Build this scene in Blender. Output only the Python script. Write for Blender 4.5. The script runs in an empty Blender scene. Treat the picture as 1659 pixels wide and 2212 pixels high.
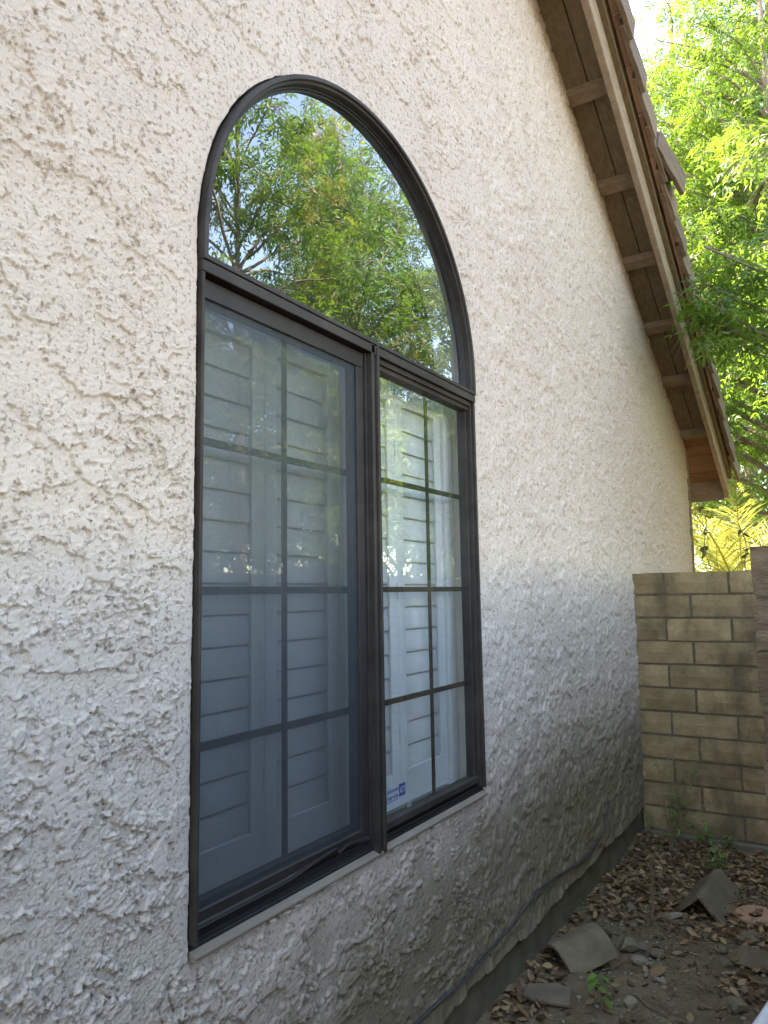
import bpy, bmesh, math, random
import numpy as np
from mathutils import Vector, Matrix

random.seed(7)
rng = np.random.default_rng(11)
scene = bpy.context.scene
COL = scene.collection
R = math.radians

# ------------------------------------------------------------------ camera
# world: stucco wall is the plane x = 0 facing +x, +y runs along it away from the viewer, ground z = 0
CAM = Vector((1.2535, 0.0, 1.59))
yaw, pitch, roll = 0.5585, 0.1108, -0.0165
fw = Vector((-math.sin(yaw) * math.cos(pitch), math.cos(yaw) * math.cos(pitch), math.sin(pitch)))
rt = fw.cross(Vector((0, 0, 1))).normalized()
up = rt.cross(fw)
r2 = math.cos(roll) * rt + math.sin(roll) * up
u2 = -math.sin(roll) * rt + math.cos(roll) * up
cam_data = bpy.data.cameras.new('camera')
cam_data.sensor_fit = 'HORIZONTAL'
cam_data.sensor_width = 36
cam_data.lens = 36 * 1600 / 1659
cam_data.clip_start = 0.05
cam_data.clip_end = 1000
cam = bpy.data.objects.new('camera', cam_data)
COL.objects.link(cam)
m = Matrix((r2, u2, -fw)).transposed().to_4x4()
m.translation = CAM
cam.matrix_world = m
scene.camera = cam

# ------------------------------------------------------------------ sky and sun
SUN_TO = Vector((-0.62, -0.08, 0.78)).normalized()
world = bpy.data.worlds.new('World')
scene.world = world
world.use_nodes = True
wn = world.node_tree
bg = wn.nodes['Background']
sky = wn.nodes.new('ShaderNodeTexSky')
sky.sky_type = 'NISHITA'
sky.sun_disc = False
sky.sun_elevation = math.asin(SUN_TO.z)
sky.sun_rotation = math.atan2(SUN_TO.x, SUN_TO.y)
sky.air_density = 1.0
sky.dust_density = 0.6
sky.ozone_density = 1.5
wn.links.new(sky.outputs[0], bg.inputs[0])
bg.inputs[1].default_value = 0.13
sl = bpy.data.lights.new('sun', 'SUN')
sl.energy = 3.0
sl.angle = R(0.53)
sl.color = (1.0, 0.95, 0.86)
sun = bpy.data.objects.new('sun', sl)
COL.objects.link(sun)
sun.rotation_euler = (-SUN_TO).to_track_quat('-Z', 'Y').to_euler()
sun.location = (-6, 4, 12)

vs = scene.view_settings
vs.view_transform = 'Standard'
vs.look = 'None'
vs.exposure = 3.65
vs.gamma = 1.0
vs.use_curve_mapping = False
vs.use_white_balance = True            # camera balanced for open shade
vs.white_balance_temperature = 8050
vs.white_balance_tint = 18
scene.cycles.use_denoising = True
scene.cycles.denoising_input_passes = 'RGB_ALBEDO_NORMAL'
scene.cycles.denoising_prefilter = 'ACCURATE'
scene.cycles.use_adaptive_sampling = True
scene.cycles.adaptive_threshold = 0.01
scene.cycles.max_bounces = 8
scene.cycles.diffuse_bounces = 5
scene.cycles.glossy_bounces = 4
scene.cycles.transmission_bounces = 4
scene.cycles.transparent_max_bounces = 10
scene.cycles.sample_clamp_indirect = 6.0

# ------------------------------------------------------------------ noise (numpy)
_perm = {}
def _grad(seed):
    if seed not in _perm:
        g = np.random.default_rng(1000 + seed)
        a = g.random((256, 256)) * 2 * np.pi
        _perm[seed] = (np.cos(a).astype(np.float32), np.sin(a).astype(np.float32))
    return _perm[seed]
def perlin(x, y, seed=0):
    gx, gy = _grad(seed)
    xf = np.floor(x); yf = np.floor(y)
    xi = xf.astype(np.int64) & 255; yi = yf.astype(np.int64) & 255
    x1 = (xi + 1) & 255; y1 = (yi + 1) & 255
    dx = x - xf; dy = y - yf
    u = dx * dx * dx * (dx * (dx * 6 - 15) + 10)
    v = dy * dy * dy * (dy * (dy * 6 - 15) + 10)
    n00 = gx[xi, yi] * dx + gy[xi, yi] * dy
    n10 = gx[x1, yi] * (dx - 1) + gy[x1, yi] * dy
    n01 = gx[xi, y1] * dx + gy[xi, y1] * (dy - 1)
    n11 = gx[x1, y1] * (dx - 1) + gy[x1, y1] * (dy - 1)
    a = n00 + u * (n10 - n00)
    b = n01 + u * (n11 - n01)
    return (a + v * (b - a)) * 1.5
def fbm(x, y, seed=0, octs=3, gain=0.5):
    s = 0; a = 1.0
    for i in range(octs):
        s = s + a * perlin(x, y, seed + i * 7)
        x = x * 2.03 + 13.7; y = y * 2.03 + 5.1; a *= gain
    return s
def sstep(a, b, x):
    t = np.clip((x - a) / (b - a), 0, 1)
    return t * t * (3 - 2 * t)

# ------------------------------------------------------------------ materials
MATS = {}
def newmat(name):
    mt = bpy.data.materials.new(name)
    mt.use_nodes = True
    nt = mt.node_tree
    for n in list(nt.nodes):
        nt.nodes.remove(n)
    out = nt.nodes.new('ShaderNodeOutputMaterial')
    MATS[name] = mt
    return mt, nt, out
def N(nt, typ, **kw):
    n = nt.nodes.new(typ)
    for k, v in kw.items():
        setattr(n, k, v)
    return n
def ramp(nt, fac, stops):
    r = nt.nodes.new('ShaderNodeValToRGB')
    el = r.color_ramp.elements
    while len(el) < len(stops):
        el.new(0.5)
    for e, (p, c) in zip(el, stops):
        e.position = p
        e.color = (*c, 1) if len(c) == 3 else c
    nt.links.new(fac, r.inputs[0])
    return r.outputs[0]
def noise(nt, vec, scale, detail=4, rough=0.55, dist=0.0):
    n = nt.nodes.new('ShaderNodeTexNoise')
    n.inputs['Scale'].default_value = scale
    n.inputs['Detail'].default_value = detail
    n.inputs['Roughness'].default_value = rough
    n.inputs['Distortion'].default_value = dist
    if vec is not None:
        nt.links.new(vec, n.inputs['Vector'])
    return n.outputs['Fac']
def coords(nt, kind='Object', scale=(1, 1, 1)):
    t = nt.nodes.new('ShaderNodeTexCoord')
    mp = nt.nodes.new('ShaderNodeMapping')
    mp.inputs['Scale'].default_value = scale
    nt.links.new(t.outputs[kind], mp.inputs[0])
    return mp.outputs[0]
def worldpos(nt, scale=(1, 1, 1)):
    g = nt.nodes.new('ShaderNodeNewGeometry')
    mp = nt.nodes.new('ShaderNodeMapping')
    mp.inputs['Scale'].default_value = scale
    nt.links.new(g.outputs['Position'], mp.inputs[0])
    return mp.outputs[0]
def mixc(nt, fac, a, b, mode='MIX'):
    mx = nt.nodes.new('ShaderNodeMix')
    mx.data_type = 'RGBA'
    mx.blend_type = mode
    for sock, val in ((0, fac), (6, a), (7, b)):
        if hasattr(val, 'is_linked'):
            nt.links.new(val, mx.inputs[sock])
        elif sock == 0:
            mx.inputs[0].default_value = val
        else:
            mx.inputs[sock].default_value = (*val, 1)
    return mx.outputs[2]
def mathn(nt, op, a, b=None):
    n = nt.nodes.new('ShaderNodeMath')
    n.operation = op
    for i, v in enumerate((a, b)):
        if v is None:
            continue
        if hasattr(v, 'is_linked'):
            nt.links.new(v, n.inputs[i])
        else:
            n.inputs[i].default_value = v
    return n.outputs[0]
def bump(nt, h, strength=0.5, dist=0.002, normal=None):
    b = nt.nodes.new('ShaderNodeBump')
    b.inputs['Strength'].default_value = strength
    b.inputs['Distance'].default_value = dist
    nt.links.new(h, b.inputs['Height'])
    if normal is not None:
        nt.links.new(normal, b.inputs['Normal'])
    return b.outputs[0]
def principled(nt, out, col, rough=0.6, spec=0.4, metallic=0.0, normal=None):
    p = nt.nodes.new('ShaderNodeBsdfPrincipled')
    if hasattr(col, 'is_linked'):
        nt.links.new(col, p.inputs['Base Color'])
    else:
        p.inputs['Base Color'].default_value = (*col, 1)
    if hasattr(rough, 'is_linked'):
        nt.links.new(rough, p.inputs['Roughness'])
    else:
        p.inputs['Roughness'].default_value = rough
    p.inputs['Specular IOR Level'].default_value = spec
    p.inputs['Metallic'].default_value = metallic
    if normal is not None:
        nt.links.new(normal, p.inputs['Normal'])
    nt.links.new(p.outputs[0], out.inputs[0])
    return p

def m_stucco():
    mt, nt, out = newmat('stucco')
    w = worldpos(nt)
    big = noise(nt, w, 1.1, 5, 0.6)
    c = mixc(nt, big, (0.455, 0.378, 0.318), (0.56, 0.478, 0.408))
    fine = noise(nt, w, 75, 3, 0.65)
    c = mixc(nt, mathn(nt, 'MULTIPLY', ramp(nt, fine, [(0.37, (1, 1, 1)), (0.44, (0, 0, 0))]), 0.68), c, (0.19, 0.145, 0.105))  # dark dirt specks in the colour, also standing in for shaded pits
    # dirt splashed up from the ground, with its own ragged edge
    sx = nt.nodes.new('ShaderNodeSeparateXYZ'); nt.links.new(w, sx.inputs[0])
    zz = mathn(nt, 'ADD', sx.outputs[2], mathn(nt, 'MULTIPLY', noise(nt, w, 4, 6, 0.7), -0.75))
    sy = ramp(nt, mathn(nt, 'MULTIPLY', sx.outputs[1], 0.25), [(0.35, (0, 0, 0)), (0.75, (1, 1, 1))])
    zz = mathn(nt, 'SUBTRACT', zz, mathn(nt, 'MULTIPLY', sy, 0.24))
    d = ramp(nt, zz, [(0.0, (1, 1, 1)), (0.42, (0, 0, 0))])
    c = mixc(nt, mathn(nt, 'MULTIPLY', d, 0.85), c, (0.16, 0.125, 0.072))
    # rain streak stains
    ws = worldpos(nt, (1, 9, 0.7))
    st = ramp(nt, noise(nt, ws, 1.6, 5, 0.65), [(0.56, (0, 0, 0)), (0.75, (1, 1, 1))])
    c = mixc(nt, mathn(nt, 'MULTIPLY', st, 0.38), c, (0.31, 0.25, 0.18))
    h1 = noise(nt, w, 330, 3, 0.65)
    h2 = noise(nt, w, 120, 3, 0.6)
    msk = ramp(nt, noise(nt, w, 5, 4, 0.6), [(0.42, (0.12, 0.12, 0.12)), (0.60, (1, 1, 1))])
    h2 = mathn(nt, 'MULTIPLY', h2, msk)
    nb = bump(nt, h2, 0.8, 0.0034)
    # torn creases too fine for the mesh
    cr = noise(nt, w, 55, 3, 0.6, 0.6)
    nb = bump(nt, mathn(nt, 'MULTIPLY', ramp(nt, cr, [(0.36, (0, 0, 0)), (0.43, (1, 1, 1))]), msk), 0.6, 0.0030, nb)
    nb = bump(nt, h1, 0.7, 0.0017, nb)
    principled(nt, out, c, 0.92, 0.15, normal=nb)
m_stucco()

def m_simple(name, c1, c2, scale, rough=0.6, spec=0.3, bscale=None, bdist=0.001, bstr=0.5, kind='Object', stretch=(1, 1, 1), rnd=0.0, metallic=0.0):
    mt, nt, out = newmat(name)
    v = worldpos(nt, stretch) if kind == 'World' else coords(nt, kind, stretch)
    f = noise(nt, v, scale, 5, 0.6)
    c = mixc(nt, ramp(nt, f, [(0.3, (0, 0, 0)), (0.7, (1, 1, 1))]), c1, c2)
    if rnd:
        oi = nt.nodes.new('ShaderNodeObjectInfo')
        k = mathn(nt, 'ADD', mathn(nt, 'MULTIPLY', oi.outputs['Random'], rnd), 1 - rnd / 2)
        c = mixc(nt, 1.0, c, k, 'MULTIPLY')
    nb = bump(nt, noise(nt, v, bscale, 4, 0.65), bstr, bdist) if bscale else None
    principled(nt, out, c, rough, spec, metallic, nb)
    return mt
m_simple('concrete', (0.10, 0.085, 0.058), (0.17, 0.145, 0.10), 9, 0.95, 0.1, 70, 0.003, 0.8, 'World')
m_simple('frame_bronze', (0.018, 0.0145, 0.012), (0.046, 0.039, 0.033), 9, 0.6, 0.25, 220, 0.0003, 0.4, 'World', (1, 0.5, 1))
m_simple('frame_sunfaded', (0.15, 0.12, 0.088), (0.22, 0.182, 0.138), 18, 0.6, 0.3, 150, 0.0004, 0.4, 'World', (1, 0.25, 1))
m_simple('screen_frame', (0.014, 0.0125, 0.012), (0.03, 0.026, 0.024), 11, 0.55, 0.35, 120, 0.0004, 0.4, 'World')
m_simple('rubber', (0.012, 0.012, 0.013), (0.022, 0.022, 0.022), 40, 0.5, 0.3)
m_simple('muntin_bronze', (0.006, 0.006, 0.006), (0.010, 0.0095, 0.009), 40, 0.4, 0.4)
m_simple('shutter_white', (0.66, 0.67, 0.67), (0.72, 0.73, 0.725), 6, 0.35, 0.4, None)
m_simple('drywall', (0.60, 0.58, 0.54), (0.66, 0.64, 0.60), 5, 0.8, 0.2, 150, 0.0006, 0.4)
m_simple('carpet', (0.16, 0.13, 0.10), (0.22, 0.18, 0.14), 30, 0.95, 0.05)
m_simple('latch_grey', (0.32, 0.33, 0.31), (0.40, 0.41, 0.38), 60, 0.4, 0.4)
m_simple('painted_wood', (0.165, 0.115, 0.075), (0.235, 0.17, 0.115), 7, 0.75, 0.25, 26, 0.0015, 0.6, 'World', (3, 1.2, 6))
m_simple('barge_paint', (0.235, 0.175, 0.125), (0.335, 0.265, 0.20), 6, 0.75, 0.25, 40, 0.0015, 0.7, 'World', (3, 1.1, 5))
m_simple('soffit_wood', (0.135, 0.098, 0.058), (0.21, 0.158, 0.10), 5, 0.8, 0.2, 30, 0.001, 0.5, 'World', (8, 0.8, 8))
m_simple('eave_wood', (0.13, 0.062, 0.03), (0.24, 0.125, 0.062), 6, 0.75, 0.25, 30, 0.001, 0.6, 'World', (0.8, 8, 8))
m_simple('roof_tile', (0.14, 0.10, 0.072), (0.23, 0.17, 0.125), 10, 0.85, 0.2, 60, 0.002, 0.7, 'Object', (1, 0.3, 2), 0.35)
m_simple('ground_tile', (0.11, 0.086, 0.053), (0.17, 0.135, 0.088), 14, 0.9, 0.15, 130, 0.002, 0.7, 'Object', (1, 1, 1), 0.2)
m_simple('terracotta', (0.30, 0.165, 0.095), (0.40, 0.235, 0.14), 16, 0.85, 0.2, 90, 0.001, 0.6)
m_simple('rock', (0.105, 0.086, 0.052), (0.21, 0.18, 0.12), 22, 0.9, 0.15, 60, 0.004, 0.8, 'Object', (1, 1, 1), 0.5)
m_simple('pale_rock', (0.175, 0.145, 0.095), (0.29, 0.25, 0.18), 25, 0.9, 0.15, 60, 0.003, 0.8, 'Object', (1, 1, 1), 0.3)
m_simple('gravel', (0.12, 0.10, 0.065), (0.27, 0.24, 0.18), 9, 0.95, 0.1, 80, 0.003, 0.6, 'World')
m_simple('twig', (0.13, 0.09, 0.055), (0.20, 0.145, 0.095), 20, 0.9, 0.1, 60, 0.001, 0.6)
m_simple('bark', (0.15, 0.115, 0.085), (0.26, 0.215, 0.165), 8, 0.95, 0.1, 20, 0.01, 0.8, 'World', (3, 3, 0.7))
m_simple('cable_black', (0.04, 0.038, 0.034), (0.085, 0.08, 0.07), 30, 0.55, 0.3)
m_simple('white_pvc', (0.66, 0.67, 0.66), (0.78, 0.79, 0.78), 8, 0.35, 0.4)
m_simple('mortar', (0.085, 0.066, 0.04), (0.14, 0.11, 0.07), 25, 0.95, 0.1, 120, 0.002, 0.6, 'World')
m_simple('side_stucco', (0.50, 0.44, 0.38), (0.56, 0.50, 0.44), 6, 0.92, 0.1, 60, 0.004, 0.8, 'World')
m_simple('sticker_blue', (0.02, 0.045, 0.30), (0.025, 0.055, 0.34), 10, 0.4, 0.3)
m_simple('sticker_white', (0.62, 0.64, 0.72), (0.64, 0.66, 0.74), 10, 0.4, 0.3)
m_simple('hinge_metal', (0.55, 0.54, 0.52), (0.62, 0.61, 0.58), 30, 0.4, 0.4)

def m_block():
    mt, nt, out = newmat('slump_block')
    w = worldpos(nt)
    o = coords(nt, 'Object')
    oi = nt.nodes.new('ShaderNodeObjectInfo')
    f = noise(nt, w, 9, 6, 0.65)
    c = mixc(nt, ramp(nt, f, [(0.3, (0, 0, 0)), (0.7, (1, 1, 1))]), (0.18, 0.126, 0.062), (0.31, 0.228, 0.12))
    k = mathn(nt, 'ADD', mathn(nt, 'MULTIPLY', oi.outputs['Random'], 0.35), 0.8)
    c = mixc(nt, 1.0, c, k, 'MULTIPLY')
    # dark water stains running down over several blocks
    ws = worldpos(nt, (2.4, 2.4, 0.9))
    st = ramp(nt, noise(nt, ws, 2.2, 6, 0.6), [(0.5, (0, 0, 0)), (0.66, (1, 1, 1))])
    c = mixc(nt, mathn(nt, 'MULTIPLY', st, 0.60), c, (0.07, 0.06, 0.036))
    pits = ramp(nt, noise(nt, w, 85, 3, 0.6), [(0.33, (1, 1, 1)), (0.42, (0, 0, 0))])
    c = mixc(nt, mathn(nt, 'MULTIPLY', pits, 0.5), c, (0.13, 0.10, 0.06))
    nb = bump(nt, noise(nt, w, 45, 5, 0.7), 0.8, 0.005)
    nb = bump(nt, noise(nt, worldpos(nt, (1, 1, 4)), 30, 4, 0.6), 0.5, 0.003, nb)
    principled(nt, out, c, 0.95, 0.1, normal=nb)
m_block()

m_simple('pillar_block', (0.11, 0.074, 0.045), (0.21, 0.15, 0.096), 11, 0.95, 0.1, 40, 0.007, 0.9, 'World', (1, 1, 2.5), 0.25)
def m_ground():
    mt, nt, out = newmat('dirt')
    w = worldpos(nt)
    f = noise(nt, w, 6, 8, 0.65)
    c = ramp(nt, f, [(0.25, (0.075, 0.049, 0.024)), (0.5, (0.135, 0.098, 0.056)), (0.72, (0.20, 0.16, 0.10))])
    s = ramp(nt, noise(nt, w, 70, 4, 0.7), [(0.55, (0, 0, 0)), (0.7, (1, 1, 1))])
    c = mixc(nt, mathn(nt, 'MULTIPLY', s, 0.45), c, (0.25, 0.215, 0.155))
    nb = bump(nt, noise(nt, w, 40, 8, 0.75), 1.0, 0.010)
    principled(nt, out, c, 0.95, 0.1, normal=nb)
m_ground()

def m_leaf(name, dark, light, trans, tw=0.5, spec=0.35):
    mt, nt, out = newmat(name)
    g = nt.nodes.new('ShaderNodeNewGeometry')
    rn = g.outputs['Random Per Island']
    c = mixc(nt, rn, dark, light)
    p = nt.nodes.new('ShaderNodeBsdfPrincipled')
    nt.links.new(c, p.inputs['Base Color'])
    p.inputs['Roughness'].default_value = 0.42
    p.inputs['Specular IOR Level'].default_value = spec
    t = nt.nodes.new('ShaderNodeBsdfTranslucent')
    tc = mixc(nt, rn, tuple(x * 0.75 for x in trans), tuple(min(1, x * 1.2) for x in trans))
    nt.links.new(tc, t.inputs[0])
    mx = nt.nodes.new('ShaderNodeMixShader')
    mx.inputs[0].default_value = tw
    nt.links.new(p.outputs[0], mx.inputs[1])
    nt.links.new(t.outputs[0], mx.inputs[2])
    nt.links.new(mx.outputs[0], out.inputs[0])
m_leaf('leaf_ash', (0.028, 0.072, 0.012), (0.080, 0.140, 0.020), (0.18, 0.32, 0.030), 0.5)
m_leaf('leaf_ash_lit', (0.085, 0.17, 0.022), (0.19, 0.29, 0.04), (0.38, 0.52, 0.05), 0.45)  # ash leaf lightened: sunlight put into the colour of the mirrored shrubs
m_leaf('leaf_deep', (0.035, 0.090, 0.022), (0.075, 0.145, 0.032), (0.17, 0.33, 0.05))
m_leaf('leaf_yellow', (0.20, 0.19, 0.04), (0.30, 0.27, 0.06), (0.60, 0.55, 0.10))
m_leaf('leaf_conifer', (0.012, 0.030, 0.012), (0.022, 0.045, 0.018), (0.05, 0.09, 0.02), 0.25)
m_leaf('leaf_palm', (0.16, 0.20, 0.05), (0.26, 0.27, 0.07), (0.50, 0.50, 0.10), 0.45)
m_leaf('leaf_weed', (0.07, 0.16, 0.03), (0.13, 0.25, 0.05), (0.30, 0.48, 0.08), 0.4)
m_leaf('leaf_ivy', (0.03, 0.045, 0.015), (0.06, 0.075, 0.025), (0.12, 0.15, 0.03), 0.3)
m_leaf('leaf_dry', (0.06, 0.031, 0.014), (0.33, 0.21, 0.105), (0.18, 0.10, 0.04), 0.15, 0.25)

def m_glass():
    mt, nt, out = newmat('window_glass')
    lw = nt.nodes.new('ShaderNodeLayerWeight')
    lw.inputs['Blend'].default_value = 0.5
    f5 = mathn(nt, 'POWER', lw.outputs['Facing'], 5.0)
    w = worldpos(nt)
    r = mathn(nt, 'ADD', mathn(nt, 'MULTIPLY', f5, 0.72), 0.27)
    tr = nt.nodes.new('ShaderNodeBsdfTransparent')
    tr.inputs[0].default_value = (0.90, 0.94, 0.94, 1)
    gl = nt.nodes.new('ShaderNodeBsdfGlossy')
    gl.inputs['Roughness'].default_value = 0.0
    gl.inputs[0].default_value = (0.95, 1.0, 1.0, 1)
    # the faint waviness of sheet glass
    nb = bump(nt, noise(nt, w, 3.0, 2, 0.5), 0.25, 0.004)
    nt.links.new(nb, gl.inputs['Normal'])
    mx = nt.nodes.new('ShaderNodeMixShader')
    nt.links.new(r, mx.inputs[0])
    nt.links.new(tr.outputs[0], mx.inputs[1])
    nt.links.new(gl.outputs[0], mx.inputs[2])
    # thin film of dust, thicker in patches
    df = nt.nodes.new('ShaderNodeBsdfDiffuse')
    df.inputs[0].default_value = (0.42, 0.45, 0.44, 1)
    dn = mathn(nt, 'MULTIPLY', ramp(nt, noise(nt, w, 5, 6, 0.7), [(0.40, (0, 0, 0)), (0.8, (1, 1, 1))]), 0.045)
    mx2 = nt.nodes.new('ShaderNodeMixShader')
    nt.links.new(mathn(nt, 'ADD', dn, 0.004), mx2.inputs[0])
    nt.links.new(mx.outputs[0], mx2.inputs[1])
    nt.links.new(df.outputs[0], mx2.inputs[2])
    nt.links.new(mx2.outputs[0], out.inputs[0])
m_glass()

def m_screen():
    mt, nt, out = newmat('insect_screen')
    w = worldpos(nt)
    tr = nt.nodes.new('ShaderNodeBsdfTransparent')
    df = nt.nodes.new('ShaderNodeBsdfPrincipled')
    c = mixc(nt, noise(nt, w, 4, 5, 0.65), (0.026, 0.035, 0.044), (0.058, 0.070, 0.080))
    nt.links.new(c, df.inputs['Base Color'])
    df.inputs['Roughness'].default_value = 0.5
    df.inputs['Specular IOR Level'].default_value = 0.5
    mx = nt.nodes.new('ShaderNodeMixShader')
    mx.inputs[0].default_value = 0.52
    nt.links.new(tr.outputs[0], mx.inputs[1])
    nt.links.new(df.outputs[0], mx.inputs[2])
    nt.links.new(mx.outputs[0], out.inputs[0])
m_screen()

# ------------------------------------------------------------------ object helpers
ORG = {}
def link(o):
    COL.objects.link(o)
    return o
def tag(o, label=None, cat=None, group=None, kind=None):
    if label: o['label'] = label
    if cat: o['category'] = cat
    if group: o['group'] = group
    if kind: o['kind'] = kind
    return o
def root(name, loc, label, cat, group=None):
    o = bpy.data.objects.new(name, None)
    o.empty_display_size = 0.1
    o.location = loc
    link(o)
    ORG[o.name] = Vector(loc)
    return tag(o, label, cat, group)
def mesh_np(name, V, F, smooth=False):
    """V (n,3), F (k,3|4) index array or list of arrays"""
    me = bpy.data.meshes.new(name)
    V = np.asarray(V, np.float32)
    Fs = F if isinstance(F, list) else [F]
    Fs = [np.asarray(f, np.int32) for f in Fs if len(f)]
    nl = sum(f.size for f in Fs); nf = sum(len(f) for f in Fs)
    me.vertices.add(len(V)); me.vertices.foreach_set('co', V.ravel())
    me.loops.add(nl); me.loops.foreach_set('vertex_index', np.concatenate([f.ravel() for f in Fs]))
    st = []; k = 0
    for f in Fs:
        st.append(np.arange(len(f)) * f.shape[1] + k); k += f.size
    me.polygons.add(nf)
    me.polygons.foreach_set('loop_start', np.concatenate(st).astype(np.int32))
    if smooth:
        me.polygons.foreach_set('use_smooth', np.ones(nf, bool))
    me.update(calc_edges=True)
    me.validate()
    return me
class MB:
    def __init__(s):
        s.v = []; s.f = []
    def add(s, verts, faces):
        k = len(s.v)
        s.v += [tuple(p) for p in verts]
        s.f += [tuple(i + k for i in f) for f in faces]
        return s
    def box(s, a, b):
        (x0, y0, z0), (x1, y1, z1) = a, b
        vs_ = [(x, y, z) for x in (x0, x1) for y in (y0, y1) for z in (z0, z1)]
        return s.add(vs_, [(0, 1, 3, 2), (4, 6, 7, 5), (0, 4, 5, 1), (2, 3, 7, 6), (0, 2, 6, 4), (1, 5, 7, 3)])
    def prism(s, poly, axis, a, b):
        """poly: 2D points; axis 0/1/2 = extrusion axis"""
        def P(p, t):
            q = list(p); q.insert(axis, t); return tuple(q)
        n = len(poly)
        vs_ = [P(p, a) for p in poly] + [P(p, b) for p in poly]
        fs = [(i, (i + 1) % n, n + (i + 1) % n, n + i) for i in range(n)]
        fs += [tuple(range(n - 1, -1, -1)), tuple(range(n, 2 * n))]
        return s.add(vs_, fs)
    def tube(s, pts, rad, n=6, cap=True):
        pts = [Vector(p) for p in pts]
        rr = rad if hasattr(rad, '__len__') else [rad] * len(pts)
        k = len(s.v); prev = None
        for i, p in enumerate(pts):
            d = (pts[min(i + 1, len(pts) - 1)] - pts[max(i - 1, 0)]).normalized()
            a = prev if prev is not None else (Vector((0, 0, 1)) if abs(d.z) < 0.9 else Vector((1, 0, 0)))
            a = (a - d * a.dot(d)).normalized(); prev = a
            b = d.cross(a)
            for j in range(n):
                t = 2 * math.pi * j / n
                s.v.append(tuple(p + (a * math.cos(t) + b * math.sin(t)) * rr[i]))
        for i in range(len(pts) - 1):
            for j in range(n):
                q = k + i * n
                s.f.append((q + j, q + (j + 1) % n, q + n + (j + 1) % n, q + n + j))
        if cap:
            s.f.append(tuple(k + j for j in range(n - 1, -1, -1)))
            q = k + (len(pts) - 1) * n
            s.f.append(tuple(q + j for j in range(n)))
        return s
    def mesh(s, name, smooth=False, bevel=0, fixn=True, seg=1):
        me = bpy.data.meshes.new(name)
        me.from_pydata(s.v, [], s.f)
        if bevel or fixn:
            bm = bmesh.new(); bm.from_mesh(me)
            bmesh.ops.recalc_face_normals(bm, faces=bm.faces)
            if bevel:
                es = [e for e in bm.edges if len(e.link_faces) == 2 and e.calc_face_angle(0) > 0.5]
                bmesh.ops.bevel(bm, geom=es, offset=bevel, segments=seg, affect='EDGES', clamp_overlap=True)
            bm.to_mesh(me); bm.free()
        if smooth:
            for p in me.polygons:
                p.use_smooth = True
        return me
def part(name, me, mat, parent=None, label=None, kind=None):
    """world-space mesh data becomes a child of parent (whose origin is ORG[...])"""
    if isinstance(me, MB):
        me = me.mesh(name)
    o = bpy.data.objects.new(name, me)
    link(o)
    if mat and not me.materials:
        me.materials.append(MATS[mat])
    if parent is not None:
        org = ORG[parent.name]
        if not me.get('shifted'):
            me.transform(Matrix.Translation(-org))
        o.parent = parent
        ORG[o.name] = org
    else:
        ORG[o.name] = Vector((0, 0, 0))
    if label: o['label'] = label
    if kind: o['kind'] = kind
    return o
def part_at(name, me, mat, parent, loc, rot=(0, 0, 0), scl=(1, 1, 1)):
    """shared local mesh data placed at a world location under parent"""
    o = bpy.data.objects.new(name, me)
    link(o)
    if not me.materials:
        me.materials.append(MATS[mat])
    o.location = Vector(loc) - (ORG[parent.name] if parent is not None else Vector((0, 0, 0)))
    o.rotation_euler = rot
    o.scale = scl
    if parent is not None:
        o.parent = parent
    return o
def thing_mesh(name, me, mat, label, cat, loc=(0, 0, 0), rot=(0, 0, 0), scl=(1, 1, 1), group=None, kind=None):
    if isinstance(me, MB):
        me = me.mesh(name)
    o = bpy.data.objects.new(name, me)
    link(o)
    if mat and not me.materials:
        me.materials.append(MATS[mat])
    o.location = loc; o.rotation_euler = rot; o.scale = scl
    ORG[o.name] = Vector(loc)
    return tag(o, label, cat, group, kind)

# ================================================================== GROUND
def axis_pts(segs):
    out = []
    for a, b, d in segs:
        n = max(1, int(round((b - a) / d)))
        out += list(np.linspace(a, b, n, endpoint=False))
    out.append(segs[-1][1])
    return np.array(out)
gxs = axis_pts([(-300, -40, 60), (-40, -4, 6), (-4, -0.2, 0.4), (-0.2, 1.2, 0.012), (1.2, 2.4, 0.06), (2.4, 10, 0.8), (10, 40, 6), (40, 300, 60)])
gys = axis_pts([(-300, -40, 60), (-40, -4, 6), (-4, 1.6, 0.3), (1.6, 5.4, 0.014), (5.4, 14, 0.5), (14, 50, 6), (50, 300, 50)])
GX, GY = np.meshgrid(gxs, gys, indexing='ij')
def ground_h(x, y):
    h = 0.018 * fbm(x * 2.3, y * 2.3, 60, 3) + 0.007 * fbm(x * 14, y * 14, 64, 3) + 0.003 * fbm(x * 50, y * 50, 67, 2)
    near = np.exp(-np.maximum(x - 0.0, 0) / 0.12) * 0.02
    m_ = sstep(1.0, 1.6, y) * (1 - sstep(5.2, 6.5, y)) * sstep(-0.4, -0.05, x) * (1 - sstep(1.8, 2.3, x))
    return (h + near) * m_
GZ = ground_h(GX, GY)
def grid_faces(nx, ny):
    i = np.arange(nx - 1)[:, None] * ny + np.arange(ny - 1)[None, :]
    return np.stack([i, i + ny, i + ny + 1, i + 1], -1).reshape(-1, 4)
me = mesh_np('ground', np.stack([GX, GY, GZ], -1).reshape(-1, 3), grid_faces(len(gxs), len(gys)), True)
ground = part('ground', me, 'dirt')
ground['kind'] = 'structure'
def gz(x, y):
    return float(ground_h(np.array([x]), np.array([y]))[0])

# ================================================================== HOUSE
YC = 7.50                                  # far corner of the gable wall
def rake(y):                               # underside of the soffit where it meets the wall
    return 6.765 - 0.516 * y
YR = 0.4                                   # ridge
def roofz(y):
    return rake(y) if y >= YR else rake(2 * YR - y)
house = root('house', (0, 4.0, 0), 'beige stucco house with arched bronze window and brown wooden eaves', 'house')

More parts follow.
